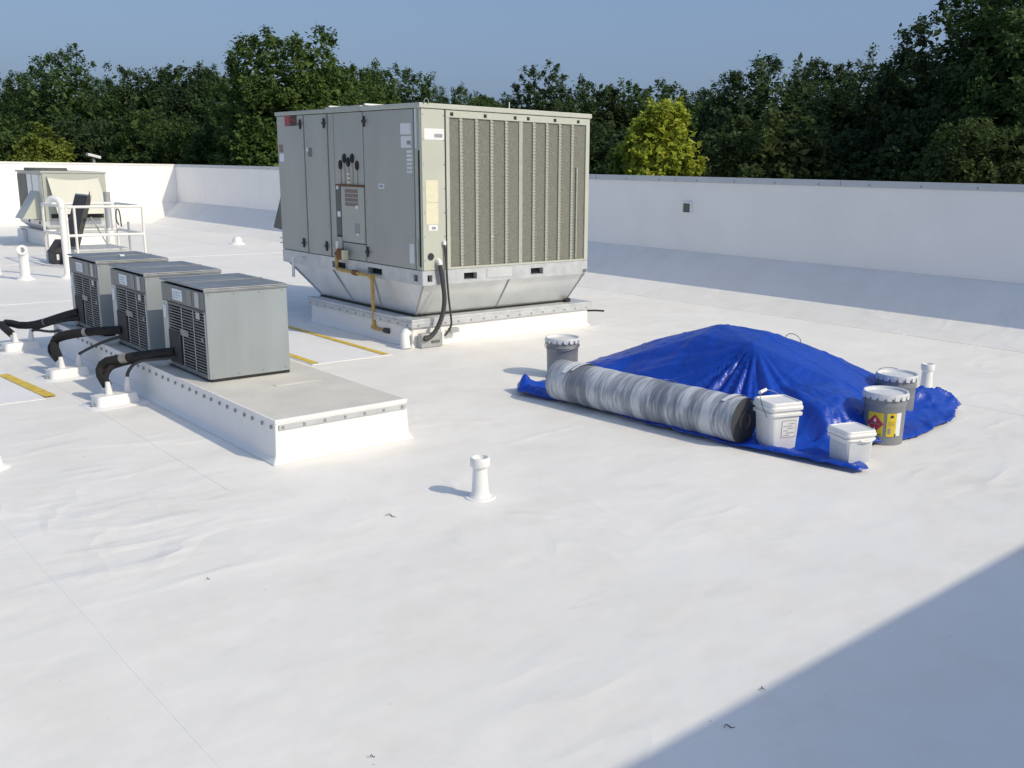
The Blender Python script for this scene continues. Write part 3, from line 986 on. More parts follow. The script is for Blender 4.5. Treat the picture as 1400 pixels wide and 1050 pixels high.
lineset('refrigerant_line', 'black insulated pipe bending from the nearest condenser down to the roof',
        [(2.66, 7.58, .41), (2.52, 7.72, .385), (2.36, 7.93, .335), (2.27, 8.05, .30), (2.235, 8.06, .22), (2.24, 7.92, .145)],
        [(2.52, 7.75, .36), (2.36, 7.96, .29), (2.28, 7.99, .26), (2.235, 7.97, .15)],
        [(2.66, 7.56, .37), (2.56, 7.62, .36), (2.44, 7.80, .33), (2.395, 7.89, .24), (2.385, 7.895, .18)], [(2.40, 7.875, .349), (2.365, 7.925, .336)])
lineset('refrigerant_line', 'black insulated pipes looping from the middle condenser down to the roof',
        [(2.66, 8.80, .42), (2.52, 8.98, .40), (2.36, 9.22, .36), (2.28, 9.36, .32), (2.25, 9.40, .25), (2.235, 9.20, .145)],
        [(2.50, 9.03, .38), (2.32, 9.36, .31), (2.25, 9.48, .24), (2.225, 9.42, .18), (2.225, 9.24, .14)],
        [(2.66, 8.78, .37), (2.56, 8.88, .33), (2.46, 9.02, .26), (2.385, 9.165, .18)], [(2.455, 9.075, .385), (2.435, 9.105, .379)])
lineset('refrigerant_line', 'black insulated pipe sagging from the farthest condenser towards the left',
        [(2.66, 10.05, .43), (2.56, 10.25, .37), (2.45, 10.62, .26), (2.36, 10.95, .20), (2.27, 11.15, .22), (2.215, 11.18, .20), (2.235, 10.85, .145)],
        [(2.66, 10.02, .37), (2.54, 10.28, .33), (2.42, 10.75, .20)],
        [(2.60, 10.15, .26), (2.50, 10.45, .19), (2.42, 10.72, .19), (2.385, 10.755, .17)], [(2.49, 10.50, .295), (2.475, 10.54, .285)])

# ================================================================== TARP-COVERED PILE
OUT = [(4.90, 6.15), (4.99, 5.75), (5.02, 5.4), (5.035, 5.05), (5.045, 4.6), (5.05, 4.35), (5.10, 3.95), (5.17, 3.55), (5.235, 3.13), (5.32, 3.11), (5.50, 3.30), (5.62, 3.40),
       (5.84, 3.42), (6.10, 3.36), (6.34, 3.33), (6.68, 3.36), (7.02, 3.40), (7.22, 3.50), (7.42, 3.55), (7.24, 3.78), (7.16, 4.1), (7.32, 4.6), (7.25, 5.3), (7.05, 5.95), (6.75, 6.4),
       (6.35, 6.62), (5.85, 6.52), (5.50, 6.40), (5.25, 6.34), (5.05, 6.33)]
HP = [(6.215, 5.104, .613), (6.326, 4.70, .595), (5.98, 4.58, .545), (5.97, 5.15, .53), (6.16, 5.75, .405), (6.03, 6.26, .185), (6.55, 4.45, .49),
      (6.70, 4.25, .40), (6.83, 3.92, .27), (6.90, 3.70, .10), (6.62, 5.0, .50), (6.9, 5.2, .12), (6.95, 4.55, .2), (6.7, 5.9, .1), (6.35, 6.35, .05),
      (5.46, 6.05, .20), (5.42, 5.7, .15), (5.42, 5.2, .13), (5.44, 4.7, .12), (5.46, 4.25, .12), (5.47, 3.95, .08), (5.72, 5.6, .33), (5.72, 4.2, .30), (5.78, 3.92, .30), (5.95, 3.72, .265), (5.72, 3.70, .24),
      (5.56, 3.62, .03), (5.55, 3.45, .015), (5.75, 3.52, .05), (6.0, 3.58, .15), (6.25, 3.68, .20), (6.5, 3.72, .22), (6.2, 3.95, .33), (6.35, 3.52, .03), (6.6, 3.55, .06),
      (7.0, 3.60, .05), (7.10, 3.74, .20), (7.24, 3.68, .17), (6.95, 3.78, .16), (7.05, 3.52, .03), (7.1, 4.0, .03), (5.3, 6.2, .02), (5.02, 6.20, .14), (5.10, 6.26, .03), (4.97, 6.1, .05), (5.75, 6.35, .04)]
HP += [(a, b, .012) for a, b in OUT]
HP += [(5.30, yy, .006) for yy in (3.3, 3.7, 4.1, 4.6, 5.1, 5.6, 6.0)] + [(5.12, yy, .006) for yy in (4.2, 4.8, 5.4)]
pts2 = [Vector((a, b)) for a, b, _ in HP]
tv, te, tf, ov, oe, of = delaunay_2d_cdt(pts2, [], [], 0, 1e-5)
zz_ = [max([HP[i][2] for i in src] or [0]) for src in ov]
ST = .016
gx0, gy0 = 4.86, 3.06
nx, ny = int((7.46 - gx0) / ST), int((6.68 - gy0) / ST)
Hm = np.full((nx, ny), .012)
for tri in tf:
    if len(tri) != 3: continue
    A, B_, C_ = [tv[i] for i in tri]
    za, zb, zc = [zz_[i] for i in tri]
    det = (B_.y - C_.y) * (A.x - C_.x) + (C_.x - B_.x) * (A.y - C_.y)
    if abs(det) < 1e-9: continue
    i0, i1 = int((min(A.x, B_.x, C_.x) - gx0) / ST), int((max(A.x, B_.x, C_.x) - gx0) / ST) + 1
    j0, j1 = int((min(A.y, B_.y, C_.y) - gy0) / ST), int((max(A.y, B_.y, C_.y) - gy0) / ST) + 1
    for i in range(max(i0, 0), min(i1 + 1, nx)):
        for j in range(max(j0, 0), min(j1 + 1, ny)):
            px, py = gx0 + i * ST, gy0 + j * ST
            l1 = ((B_.y - C_.y) * (px - C_.x) + (C_.x - B_.x) * (py - C_.y)) / det
            l2 = ((C_.y - A.y) * (px - C_.x) + (A.x - C_.x) * (py - C_.y)) / det
            if l1 >= -1e-4 and l2 >= -1e-4 and l1 + l2 <= 1.0002:
                Hm[i, j] = l1 * za + l2 * zb + (1 - l1 - l2) * zc
for _ in range(1):                                   # soften the facets
    P_ = np.pad(Hm, 1, mode='edge')
    Hm = (P_[:-2, 1:-1] + P_[2:, 1:-1] + P_[1:-1, :-2] + P_[1:-1, 2:] + 2 * P_[1:-1, 1:-1]) / 6


def inside(px, py, poly):
    c, n = False, len(poly)
    for i in range(n):
        x1, y1 = poly[i]; x2, y2 = poly[(i + 1) % n]
        if (y1 > py) != (y2 > py) and px < (x2 - x1) * (py - y1) / (y2 - y1) + x1:
            c = not c
    return c


def nearest(px, py, poly):
    best = (9, 0, 0)
    n = len(poly)
    for i in range(n):
        x1, y1 = poly[i]; x2, y2 = poly[(i + 1) % n]
        dx, dy = x2 - x1, y2 - y1
        t = max(0, min(1, ((px - x1) * dx + (py - y1) * dy) / (dx * dx + dy * dy)))
        qx, qy = x1 + t * dx, y1 + t * dy
        d = math.hypot(px - qx, py - qy)
        if d < best[0]: best = (d, qx, qy)
    return best


def tarp_relief(px, py, h):
    """flutes hanging from the ridge, diagonal pulls, and crumpling where the cloth is slack"""
    z = 0.0
    fx, fy = 6.00, 4.57
    dx, dy = px - fx, py - fy
    r = math.hypot(dx, dy)
    a = math.atan2(dy, -dx)                            # 0 = towards the front
    if -1.4 < a < 1.3 and px < fx:
        env = min(1, r / .22) * max(0, 1 - abs(a + .05) / 1.4) ** .5 * min(1, h / .07)
        ph = a * 11 + .6 + 1.3 * noise.noise((r * 1.3, a * 3.1, 0))
        z += env * (.038 * (1 - 2 * abs(math.sin(ph)) ** .7) + .016 * math.sin(a * 37 + 1.9 + 1.5 * noise.noise((r * 2.4, a * 5, 3))))
    if px < 6.1 and 4.9 < py < 6.0:                    # diagonal pulls on the left half
        q = (px - 5.4) * 2.2 + (py - 5.0) * 3.0
        z += .011 * max(0, math.sin(q * 5.5 + 1.5 * noise.noise((px * 3, py * 3, 7)))) * min(1, h / .12) * min(1, (py - 4.9) / .2) * min(1, (6.0 - py) / .3)
    n1 = noise.noise((px * 4.5, py * 4.5, 1.7))
    n2 = noise.noise((px * 11, py * 11, 4.2))
    n3 = noise.noise((px * 24 + n2, py * 24, 9.1))
    slack = .07 + .35 * max(0, 1 - h / .22) + 1.3 * max(0, 1 - math.hypot(px - 5.75, py - 3.62) / .45) + .8 * max(0, 1 - math.hypot(px - 7.0, py - 3.6) / .5) + .6 * max(0, 1 - math.hypot(px - 5.05, py - 6.2) / .3)
    z += slack * (.012 * (1 - abs(n1) * 2) * .8 + .022 * (.4 - abs(n2)) + .011 * (.4 - abs(n3)))
    v7 = noise.voronoi((px * 6.5 + n1 * .6, py * 6.5 + n2 * .4, .3))[0]
    v15 = noise.voronoi((px * 15 + n2 * .5, py * 15, 2.3))[0]
    z += slack * (.030 * (v7[1] - v7[0]) * .6 + .012 * (v15[1] - v15[0])) * (.35 + .65 * min(1, h / .05))
    for q in (px * 2.9 + .07 * py, py * 2.4 - .1 * px):    # creases left from the tarp's folding
        z += .007 * max(0, 1 - abs((q % 1) - .5) * 20)
    z += .003 * noise.noise((px * 1.7 + py * 2.4, py * 9 - px * 6, 3.3)) * min(1, h / .1)
    return z


vid, vs, fs = {}, [], []
cells = [(i, j) for i in range(nx - 1) for j in range(ny - 1) if inside(gx0 + (i + .5) * ST, gy0 + (j + .5) * ST, OUT)]


def gv(i, j):
    if (i, j) in vid: return vid[(i, j)]
    px, py = gx0 + i * ST, gy0 + j * ST
    d, qx, qy = nearest(px, py, OUT)
    ins = inside(px, py, OUT)
    h = Hm[i, j]
    if not ins or d < ST * .6:
        px, py, d = qx, qy, 0
    z = h + tarp_relief(px, py, h)
    if px < 5.6 and d < .12:                           # turned-up hem along the front
        z += .05 * math.sin(PI * min(1, (d + .02) / .13)) * (.6 + .7 * noise.noise((px * 3, py * 2.2, 8)))
    if px > 6.6 and py < 3.7 and d < .09:
        z += .05 * math.sin(PI * (d + .02) / .11) * (.5 + noise.noise((px * 5, py * 3, 2)))
    z = max(z, .005 if d > 0 else .003)
    vid[(i, j)] = len(vs)
    vs.append((px, py, z))
    return vid[(i, j)]


for i, j in cells:
    fs.append((gv(i, j), gv(i + 1, j), gv(i + 1, j + 1), gv(i, j + 1)))
tb = MB(); tb.v, tb.f = vs, fs
tarp = tb.build('tarp', 'tarp', smooth=True, origin=(6.1, 4.8, 0), angle=180)
tag(tarp, 'bright blue plastic tarp draped over a pile of materials on the roof', 'tarp')
sm = tarp.modifiers.new('thickness', 'SOLIDIFY')
sm.thickness = .002
sm.offset = 1
for gxx, gyy in ((5.27, 3.185), (5.66, 3.42), (5.82, 3.455)):
    MB().tube([(gxx + .012 * math.cos(t), gyy + .012 * math.sin(t), .045) for t in np.linspace(0, 2 * PI, 11)], .004, 5).build('grommet', 'wire', tarp)

# roll of roofing sheet in stretch film, lying on the tarp's front flap
ra, rb_ = Vector((5.06, 5.80, .178)), Vector((5.205, 4.02, .172))
ax = (rb_ - ra).normalized()
RR = .163
rl = thing('membrane_roll', (ra + rb_) / 2 - Vector((0, 0, .17)), 'long roll of grey sheeting wrapped in clear film lying along the blue tarp', 'roll')
mb = MB()
ns = 40
pth = [ra + ax * ((rb_ - ra).length * k / ns) for k in range(ns + 1)]
mb.tube(pth, [RR * (1 + .012 * math.sin(k * 1.7) + .010 * math.sin(k * .63 + 1)) for k in range(ns + 1)], 40, cap=False)
mb.build('wrapped_body', 'wrap', rl, smooth=True)
sd = ax.cross(Vector((0, 0, 1))).normalized()
upv = sd.cross(ax).normalized()
for end, s_ in ((rb_, -1), (ra, 1)):
    mb = MB()
    rings_ = []
    for rr, dd in ((RR * .985, 0), (RR * .975, .012), (.088, .018), (.085, .018), (.062, .0), (.055, .0), (.055, .3)):
        c0 = end + ax * (s_ * dd)
        rings_.append([c0 + (sd * math.cos(2 * PI * k / 32) + upv * math.sin(2 * PI * k / 32)) * rr for k in range(32)])
    mb.rings(rings_).build('roll_end', 'sheet_dark', rl, smooth=True)
    mb = MB().tube([end + ax * (s_ * .02), end - ax * (s_ * .012)], .062, 20, cap=False)
    mb.tube([end + ax * (s_ * .02), end - ax * (s_ * .012)], .055, 20, cap=False).build('core_tube', 'card_core', rl, smooth=True)
# loose tails of film over the near-left end and on the body
for t0, w_, a0, a1, off in ((.13, .05, -.6, 2.5, .006), (1.02, .016, .5, 1.5, .007), (.20, .02, -.2, 2.3, .008), (1.62, .03, .1, 2.2, .006)):
    mb = MB(); P1, P2 = [], []
    for k in range(15):
        a = lerp(a0, a1, k / 14)
        c0 = ra + ax * (t0 + .09 * math.sin(k / 14 * 2.6))
        d = -sd * math.cos(a) * -1 if False else (-sd * math.cos(a) + upv * math.sin(a))
        ww = w_ * (.35 + .65 * math.sin(PI * (k + 1) / 16))
        P1.append(c0 - ax * ww + d * (RR * 1.02 + off)); P2.append(c0 + ax * ww + d * (RR * 1.02 + off))
    mb.add(P1 + P2, [(k, k + 1, k + 16, k + 15) for k in range(14)]).build('film_tail', 'film', rl, smooth=True)


# ------------------------------------------------------------------ steel pails
def pail(loc, label, face=None, handle_az=0.0, hup=False, lift=0.0, R=.147, H=.36):
    t = thing('steel_pail', loc, label, 'pail', 'round steel pails around the tarp')
    x, y, z = loc
    prof = [(R * .93, 0), (R * .95, .006), (R * .93, .016), (R * .945, .10), (R * .965, .2), (R * .985, .268), (R * 1.01, .274), (R * 1.01, .284), (R * .99, .290), (R * 1.0, .325), (R * 1.0, H - .02)]
    MB().lathe(prof, loc, 40).build('body', 'pail_grey', t, smooth=True)
    ld = MB().lathe([(R * 1.0, H - .03), (R * 1.045, H - .022), (R * 1.06, H - .002), (R * 1.045, H + .006), (R * .97, H + .004), (R * .95, H - .012), (R * .5, H - .010), (.02, H - .009)], loc, 40).build('lid', 'pail_lid', t, smooth=True)
    for k in range(18):
        a = 2 * PI * k / 18
        c, s_ = math.cos(a), math.sin(a)
        MB().obox((x + c * R * 1.062, y + s_ * R * 1.062, z + H - .024), (c, s_, 0), (-s_, c, 0), (0, 0, 1), .004, .016, .014).build('lug', 'pail_lid', ld)
    c, s_ = math.cos(handle_az), math.sin(handle_az)
    for sg in (-1, 1):
        MB().tube([(x + sg * c * R * .98, y + sg * s_ * R * .98, z + .30), (x + sg * c * (R * 1.0 + .014), y + sg * s_ * (R * 1.0 + .014), z + .30)], .014, 10).build('ear', 'pail_grey', t)
    pts = []
    for k in range(17):
        a = PI * k / 16
        lx = -math.cos(a) * (R + .012)
        q = math.sin(a) * (R + .016)
        drop = .04 if not hup else -.075
        pts.append((x + c * lx - s_ * q, y + s_ * lx + c * q, z + .30 - drop * math.sin(a)))
    MB().tube(pts, .0034, 6).build('bail_handle', 'wire', t)
    return t


def cyl_patch(t, name, mt, loc, R0, R1, H, az0, u0, u1, lo, hi, lift, n=10):
    """patch on the tapered wall: u along the arc (m, + to the viewer's right), lo/hi give its heights"""
    A, B_ = [], []
    for k in range(n + 1):
        u = lerp(u0, u1, k / n)
        for L_, f in ((A, lo), (B_, hi)):
            zz = f(u)
            r = lerp(R0, R1, zz / H) + lift
            a = az0 + u / R1
            L_.append((loc[0] + r * math.cos(a), loc[1] + r * math.sin(a), loc[2] + zz))
    return MB().add(A + B_, [(k, k + 1, k + n + 2, k + n + 1) for k in range(n)]).build(name, mt, t, smooth=True)


p1 = (6.075, 3.465, 0)
pa = pail(p1, 'grey steel pail with yellow flammable-liquid labels at the tarp corner', handle_az=math.radians(-40))
cam_az = math.atan2(-p1[1], -p1[0])
def patch(name, mt, u0, u1, lo, hi, lift, n=10, par=None):
    return cyl_patch(par or pa, name, mt, p1, .1375, .147, .36, cam_az, u0, u1, lo, hi, lift, n)
ly = patch('hazard_label', 'label_yellow', -.118, -.002, lambda u: .065, lambda u: .232, .0012)
dc, dh = -.062, .152
patch('hazard_diamond', 'red_label', dc - .062, dc + .062, lambda u: dh - (.064 - abs(u - dc)), lambda u: dh + (.064 - abs(u - dc)), .0020, 16, ly)
patch('flame_symbol', 'sticker_white', dc - .011, dc + .011, lambda u: dh + .012 + abs(u - dc) * .4, lambda u: dh + .045 - abs(u - dc - .002) * 2.2, .0028, 6, ly)
patch('diamond_text', 'sticker_warn', dc - .036, dc + .036, lambda u: dh - .006, lambda u: dh + .004, .0028, 8, ly)
patch('class_number', 'sticker_white', dc - .004, dc + .004, lambda u: dh - .042, lambda u: dh - .028, .0028, 2, ly)
for k, (a, b_) in enumerate(((-.11, -.065), (-.058, -.01))):
    patch('text_line', 'ink', a, b_, lambda u: .072, lambda u: .079, .0020, 4, ly)
ly2 = patch('product_label', 'label_yellow', .022, .092, lambda u: .065, lambda u: .232, .0012)
patch('label_edge', 'sticker_white', .0925, .135, lambda u: .068, lambda u: .235, .0012, par=ly2)
patch('label_emblem', 'ink', .045, .07, lambda u: .198 + abs(u - .0575) * .3, lambda u: .222 - abs(u - .0575) * .8, .0022, 6, ly2)
patch('label_picture', 'ink_grey', .034, .054, lambda u: .085, lambda u: .125, .0022, 4, ly2)
for k in range(3):
    patch('text_line', 'gas_yellow', .034, .082, lambda u, k=k: .142 + k * .012, lambda u, k=k: .147 + k * .012, .0022, 4, ly2)
patch('drip', 'twig', .085, .097, lambda u: .065, lambda u: .085, .0030, 2, ly2)

pail((6.70, 3.74, 0), 'grey steel pail half hidden behind the labelled pail', handle_az=math.radians(-30), hup=True)
pail((5.70, 6.50, 0), 'grey steel pail standing behind the left end of the sheeting roll', handle_az=math.radians(120))
wl = MB().tube([(7.38, 5.32, .0), (7.39, 5.31, .30), (7.41, 5.29, .385), (7.46, 5.24, .39), (7.51, 5.19, .33), (7.54, 5.16, .0)], .0035, 6, 1).build('wire_loop', 'conduit', None, smooth=True, origin=(7.45, 5.25, 0))
tag(wl, 'thin bent wire loop sticking up behind the blue tarp ridge', 'wire')


# ------------------------------------------------------------------ square white buckets
def square_bucket(loc, rot, H, hw, label, small=False):
    t = thing('square_bucket', loc, label, 'bucket', 'square white plastic buckets on the tarp')
    x, y, z = loc
    R_ = lambda h, zz, r=.03: rrect(h, h, r, z + zz, 6, (x, y), rot)
    k = hw / .125
    MB().rings([R_(hw * .84, 0), R_(hw * .86, .006), R_(hw * .97, H * .72)]).build('body', 'bucket_white', t, smooth=True)
    MB().rings([R_(hw * .95, H * .71), R_(hw * 1.08, H * .715), R_(hw * 1.09, H * .775), R_(hw * 1.0, H * .78)]).build('collar', 'bucket_white', t, smooth=True, bevel=.003)
    MB().rings([R_(hw * .98, H * .78), R_(hw * 1.0, H * .85)]).build('neck', 'bucket_white', t, smooth=True)
    ld = MB().rings([R_(hw * 1.02, H * .83), R_(hw * 1.10, H * .835), R_(hw * 1.11, H * .90), R_(hw * 1.06, H * .915), R_(hw * 1.05, H * .985), R_(hw * 1.0, H), R_(hw * .93, H), R_(hw * .91, H * .975), R_(hw * .5, H * .97)])
    ld = ld.build('lid', 'bucket_white', t, smooth=True, bevel=.003)
    c, s_ = math.cos(rot), math.sin(rot)
    W = lambda lx, ly_, lz: (x + lx * c - ly_ * s_, y + lx * s_ + ly_ * c, z + lz)
    return t, ld, W


sb, sld, W = square_bucket((5.315, 3.83, .012), math.radians(-20), .335, .118, 'tall square white plastic bucket with lid and wire handle at the roll end')
hpts = [W(-.128, -.07, .235), W(-.135, -.02, .29), W(-.12, .05, .36), W(-.06, .10, .385), W(.05, .125, .36), W(.125, .10, .30), W(.128, .05, .24)]
MB().tube(hpts, .003, 6, 2).build('bail_handle', 'wire', sb)
MB().tube([W(-.105, .07, .372), W(-.03, .112, .378)], .012, 10).build('handle_grip', 'bucket_white', sb, smooth=True)
# printed panel on the -Y face
def face_panel(t, W, name, mt, lx0, lx1, z0, z1, d, hw=.118, H=.335):
    f = lambda zz: -(hw * (.86 + .11 * zz / (H * .72)) + d)
    return MB().add([W(lx0, f(z0), z0), W(lx1, f(z0), z0), W(lx1, f(z1), z1), W(lx0, f(z1), z1)], [(0, 1, 2, 3)]).build(name, mt, t)
lp = face_panel(sb, W, 'printed_label', 'ink_grey', -.035, .078, .09, .21, .0015)
face_panel(lp, W, 'label_field', 'bucket_white', -.031, .074, .094, .206, .0022)
for k, (a, b_) in enumerate(((-.02, .03), (.0, .065), (-.02, .015), (.01, .06), (-.022, .05), (.02, .066))):
    face_panel(lp, W, 'text_line', 'ink_grey', a, b_, .104 + k * .016, .109 + k * .016, .003)

s2, sl2, W2 = square_bucket((5.40, 3.30, .012), math.radians(-20), .235, .108, 'short square white plastic bucket with lid on the tarp flap', True)
MB().add([W2(-.085, -.098, .02), W2(.075, -.098, .02), W2(.08, -.1035, .15), W2(-.09, -.1035, .15)], [(0, 1, 2, 3)]).build('recess_panel', 'bucket_window', s2)
MB().add([W2(-.098, -.085, .02), W2(-.1035, -.085, .15), W2(-.1035, .085, .15), W2(-.098, .085, .02)], [(0, 1, 2, 3)]).build('recess_panel', 'bucket_window', s2)
MB().tube([W2(-.02, -.119, .172), W2(.03, -.122, .165), W2(.08, -.119, .172)], .006, 8).build('tab', 'bucket_white', s2, smooth=True)


# ================================================================== VENT PIPES AND SMALL ROOF FITTINGS
def vent(loc, label, h, r, capr, group='white vent pipes'):
    t = thing('vent_pipe', loc, label, 'vent pipe', group)
    MB().lathe([(r * 2.15, .0), (r * 2.1, .005), (r * 2.05, .007)], loc, 36).build('patch', 'patch', t, smooth=True)
    MB().lathe([(r * 1.6, .0075), (r * 1.5, .012), (r * 1.25, .026), (r * 1.15, .05), (r, h * .75), (r * .97, h - .03)], loc, 28).build('boot', 'pvc', t, smooth=True)
    MB().lathe([(r, h - .062), (capr, h - .052), (capr * 1.03, h - .046), (capr * 1.03, h - .006), (capr * .98, h), (capr * .80, h + .001), (capr * .78, h - .02), (.01, h - .022)], loc, 28).build('cap', 'pvc', t, smooth=True)
    return t


vent((3.15, 4.29, 0), 'short white capped vent pipe standing alone in the foreground', .24, .041, .055)
vent((7.72, 4.03, 0), 'short white capped vent pipe behind the grey pails', .265, .045, .056)


def elbow_vent(loc, label, h, r):
    t = thing('vent_pipe', loc, label, 'vent pipe', 'white vent pipes')
    x, y, z = loc
    MB().lathe([(r * 2, .0), (r * 1.9, .01), (r * 1.2, .04), (r, .07), (r, h - .09)], loc, 24).build('boot', 'pvc', t, smooth=True)
    MB().tube([(x, y, h - .10), (x, y, h - .02), (x - .02, y - .06, h + .02), (x - .03, y - .10, h + .02)], r * 1.08, 16, 1).build('elbow', 'pvc', t, smooth=True)
    MB().tube([(x - .03, y - .099, h + .02), (x - .033, y - .104, h + .02)], r * .55, 16).build('opening', 'galv_dull', t)
    return t


elbow_vent((3.80, 17.1, 0), 'white vent pipe with turned elbow, standing left of the tall standpipe', .45, .07)
vent((3.52, 17.75, 0), 'white vent pipe cut by the left edge of the picture', .5, .075, .085)
t = thing('standpipe', (4.38, 17.0, 0), 'tall white plastic standpipe with bent top beside the guard rail', 'pipe')
MB().lathe([(.12, 0), (.1, .02), (.052, .05), (.047, .10), (.046, 1.12)], (4.38, 17.0, 0), 20).build('shaft', 'pvc', t, smooth=True)
MB().tube([(4.38, 17.0, 1.10), (4.38, 17.0, 1.18), (4.35, 17.05, 1.235), (4.29, 17.14, 1.24), (4.25, 17.19, 1.20)], .054, 16, 1).build('bend', 'pvc', t, smooth=True)
dm = MB().lathe([(.19, 0), (.17, .02), (.11, .05), (.10, .12), (.07, .17), (.02, .185)], (9.34, 22.1, 0), 24).build('vent_dome', 'pvc', None, smooth=True, origin=(9.34, 22.1, 0))
tag(dm, 'small white dome vent on the far roof left of the large unit', 'roof vent')
t = thing('roof_drain', (1.16, 6.62, 0), 'small white fitting with dark top at the left edge of the picture', 'roof drain')
MB().lathe([(.12, 0), (.11, .012), (.08, .02), (.07, .075)], (1.16, 6.62, 0), 24).build('collar', 'pvc', t, smooth=True)
MB().lathe([(.066, .0755), (.066, .085), (.045, .10), (.01, .105)], (1.16, 6.62, 0), 24).build('strainer', 'ink_grey', t, smooth=True)

# ================================================================== FAR ROOFTOP UNIT, GUARD RAIL, HATCH
fx0, fx1, fy0, fy1 = 5.60, 6.86, 23.0, 25.05
fc = thing('roof_curb', (6.2, 24, 0), 'low white curb under the small far rooftop unit', 'curb')
MB().box(5.66, 6.98, 23.15, 25.4, 0, .30).build('membrane_flashing', 'membrane', fc, bevel=.01)
MB().box(5.63, 7.0, 23.12, 25.42, .30, .33).build('metal_cap', 'galv_rail', fc)
MB().box(5.58, 5.655, 24.9, 25.4, .0, .28).build('scupper_box', 'membrane', fc)
fu = thing('rooftop_unit', (6.2, 24, .33), 'small pale rooftop unit with bowed air hood near the far left parapet', 'hvac unit')
MB().frustum((5.75, 6.75, 23.2, 24.95), (fx0 + .01, fx1 - .01, fy0 + .02, fy1), .331, .46).build('transition', 'galvanised', fu)
fr = MB().box(fx0 - .01, fx1 + .01, fy0 - .01, fy1, .46, .56).build('base_rail', 'galv_rail', fu)
for yy in (23.35, 24.2):
    MB().box(fx0 - .0125, fx0 - .0105, yy, yy + .13, .48, .54).build('fork_pocket', 'gap_dark', fr)
MB().box(fx0 + .02, fx1, fy0 + .0, fy1, .56, 1.56).build('cabinet', 'unit_paint', fu)
MB().box(fx0 - .02, fx1 + .02, fy0 - .02, fy1 + .02, 1.56, 1.60).build('top_cover', 'unit_door', fu, bevel=.01)
for a, b_, mt in ((23.03, 23.25, 'unit_frame'), (23.28, 23.75, 'plate'), (23.83, 24.2, 'plate'), (24.25, 25.0, 'hood_dark')):
    MB().box(fx0, fx0 + .018, a, b_, .60, 1.52).build('panel', mt, fu)
MB().add([(fx0 - .001, 23.30, .60), (fx0 - .001, 23.95, .60), (fx0 - .001, 23.30, 1.18), (fx0 - .36, 23.30, .60), (fx0 - .36, 23.95, .60), (fx0 - .001, 23.95, 1.18)],
         [(0, 2, 3), (1, 4, 5), (2, 5, 4, 3), (0, 3, 4, 1)]).build('intake_hood', 'unit_frame', fu)
hv, hf = [], []
for k in range(13):                                  # bowed relief hood on the sunny face
    u = k / 12
    xx = lerp(fx0 + .10, fx1 - .16, u)
    bow = .05 * math.sin(PI * u)
    hv += [(xx, fy0 - .002, 1.50 - bow), (lerp(fx0 + .18, fx1 - .06, u), fy0 - .30, .72), (xx, fy0 - .05, 1.465 - bow)]
for k in range(12):
    a = k * 3
    hf += [(a, a + 2, a + 5, a + 3), (a + 2, a + 1, a + 4, a + 5)]
hf += [(0, 1, 2), (36, 38, 37)]
MB().add(hv, hf).build('relief_hood', 'unit_paint', fu)
MB().box(fx0 + .12, fx1 - .1, fy0 - .012, fy0 - .002, .62, .71).build('louvre', 'gap_dark', fu)
MB().tube([(fx0 + .35, 24.0, 1.60), (fx0 + .35, 24.0, 1.66)], .42, 20).build('fan_shroud', 'hood_dark', fu)

gr = thing('guard_rail', (5.44, 19.2, 0), 'white pipe guard rail around the roof hatch behind the condensers', 'guard rail')
GX0, GX1, GY0, GY1 = 4.82, 6.08, 18.45, 19.92
for z_ in (1.05, .56):
    for a, b_ in (((GX0, GY0), (GX1, GY0)), ((GX1, GY0), (GX1, GY1)), ((GX0, GY1), (GX1, GY1)), ((GX0, GY0), (GX0, GY1))):
        MB().tube([(*a, z_), (*b_, z_)], .024, 10).build('rail_pipe', 'white_paint', gr, smooth=True)
for a in ((GX0, GY0), (GX0, GY1), (GX1, GY0), (GX1, GY1), (4.95, GY0)):
    MB().tube([(*a, .0), (*a, 1.05)], .022, 10).build('rail_post', 'white_paint', gr, smooth=True)
for a in ((5.72, GY1), (6.07, GY1 - .05)):
    MB().lathe([(.09, 0), (.09, .03), (.04, .06)], (*a, 0), 12).build('rubber_foot', 'black_rubber', gr)
MB().tube([(GX1, GY1 - .25, .62), (GX1 - .03, GY1 - .3, .95), (GX1 - .10, GY1 - .34, .96), (GX1 - .12, GY1 - .35, .75), (GX1 - .06, GY1 - .3, .66)], .012, 6, 2).build('chain_loop', 'conduit', gr, smooth=True)
MB().tube([(GX1 - .25, GY0 + .02, .0), (GX1 - .25, GY0 + .02, .78)], .02, 8).build('latch_post', 'galv_dull', gr)

rh = thing('roof_hatch', (5.35, 19.2, 0), 'open roof hatch with dark tilted lid inside the white guard rail', 'roof hatch')
MB().box(5.0, 5.85, 18.75, 19.65, 0, .26).build('hatch_curb', 'membrane', rh, bevel=.01)
MB().box(4.97, 5.88, 18.72, 19.68, .26, .30).build('curb_cap', 'galv_rail', rh)
q0, q1 = Vector((5.02, 19.15, .30)), Vector((5.32, 19.15, 1.24))
dn = (q1 - q0).normalized()
nn = Vector((dn.z, 0, -dn.x))
ld = MB().obox((q0 + q1) / 2, dn, (0, 1, 0), nn, (q1 - q0).length / 2, .40, .03).build('lid', 'galv_dull', rh, bevel=.006)
MB().obox((q0 + q1) / 2 - nn * .031, dn, (0, 1, 0), nn, (q1 - q0).length / 2 - .03, .37, .004).build('lid_lining', 'lid_dark', ld)
MB().obox((q0 + q1) / 2 + Vector((0, -.403, 0)), dn, (0, 0, 1), (0, 1, 0), (q1 - q0).length / 2 - .02, .10, .004).build('lid_side', 'lid_dark', ld)
MB().tube([(5.6, 18.9, .30), (5.35, 18.95, .85)], .012, 6).build('stay_arm', 'galv_dull', rh)
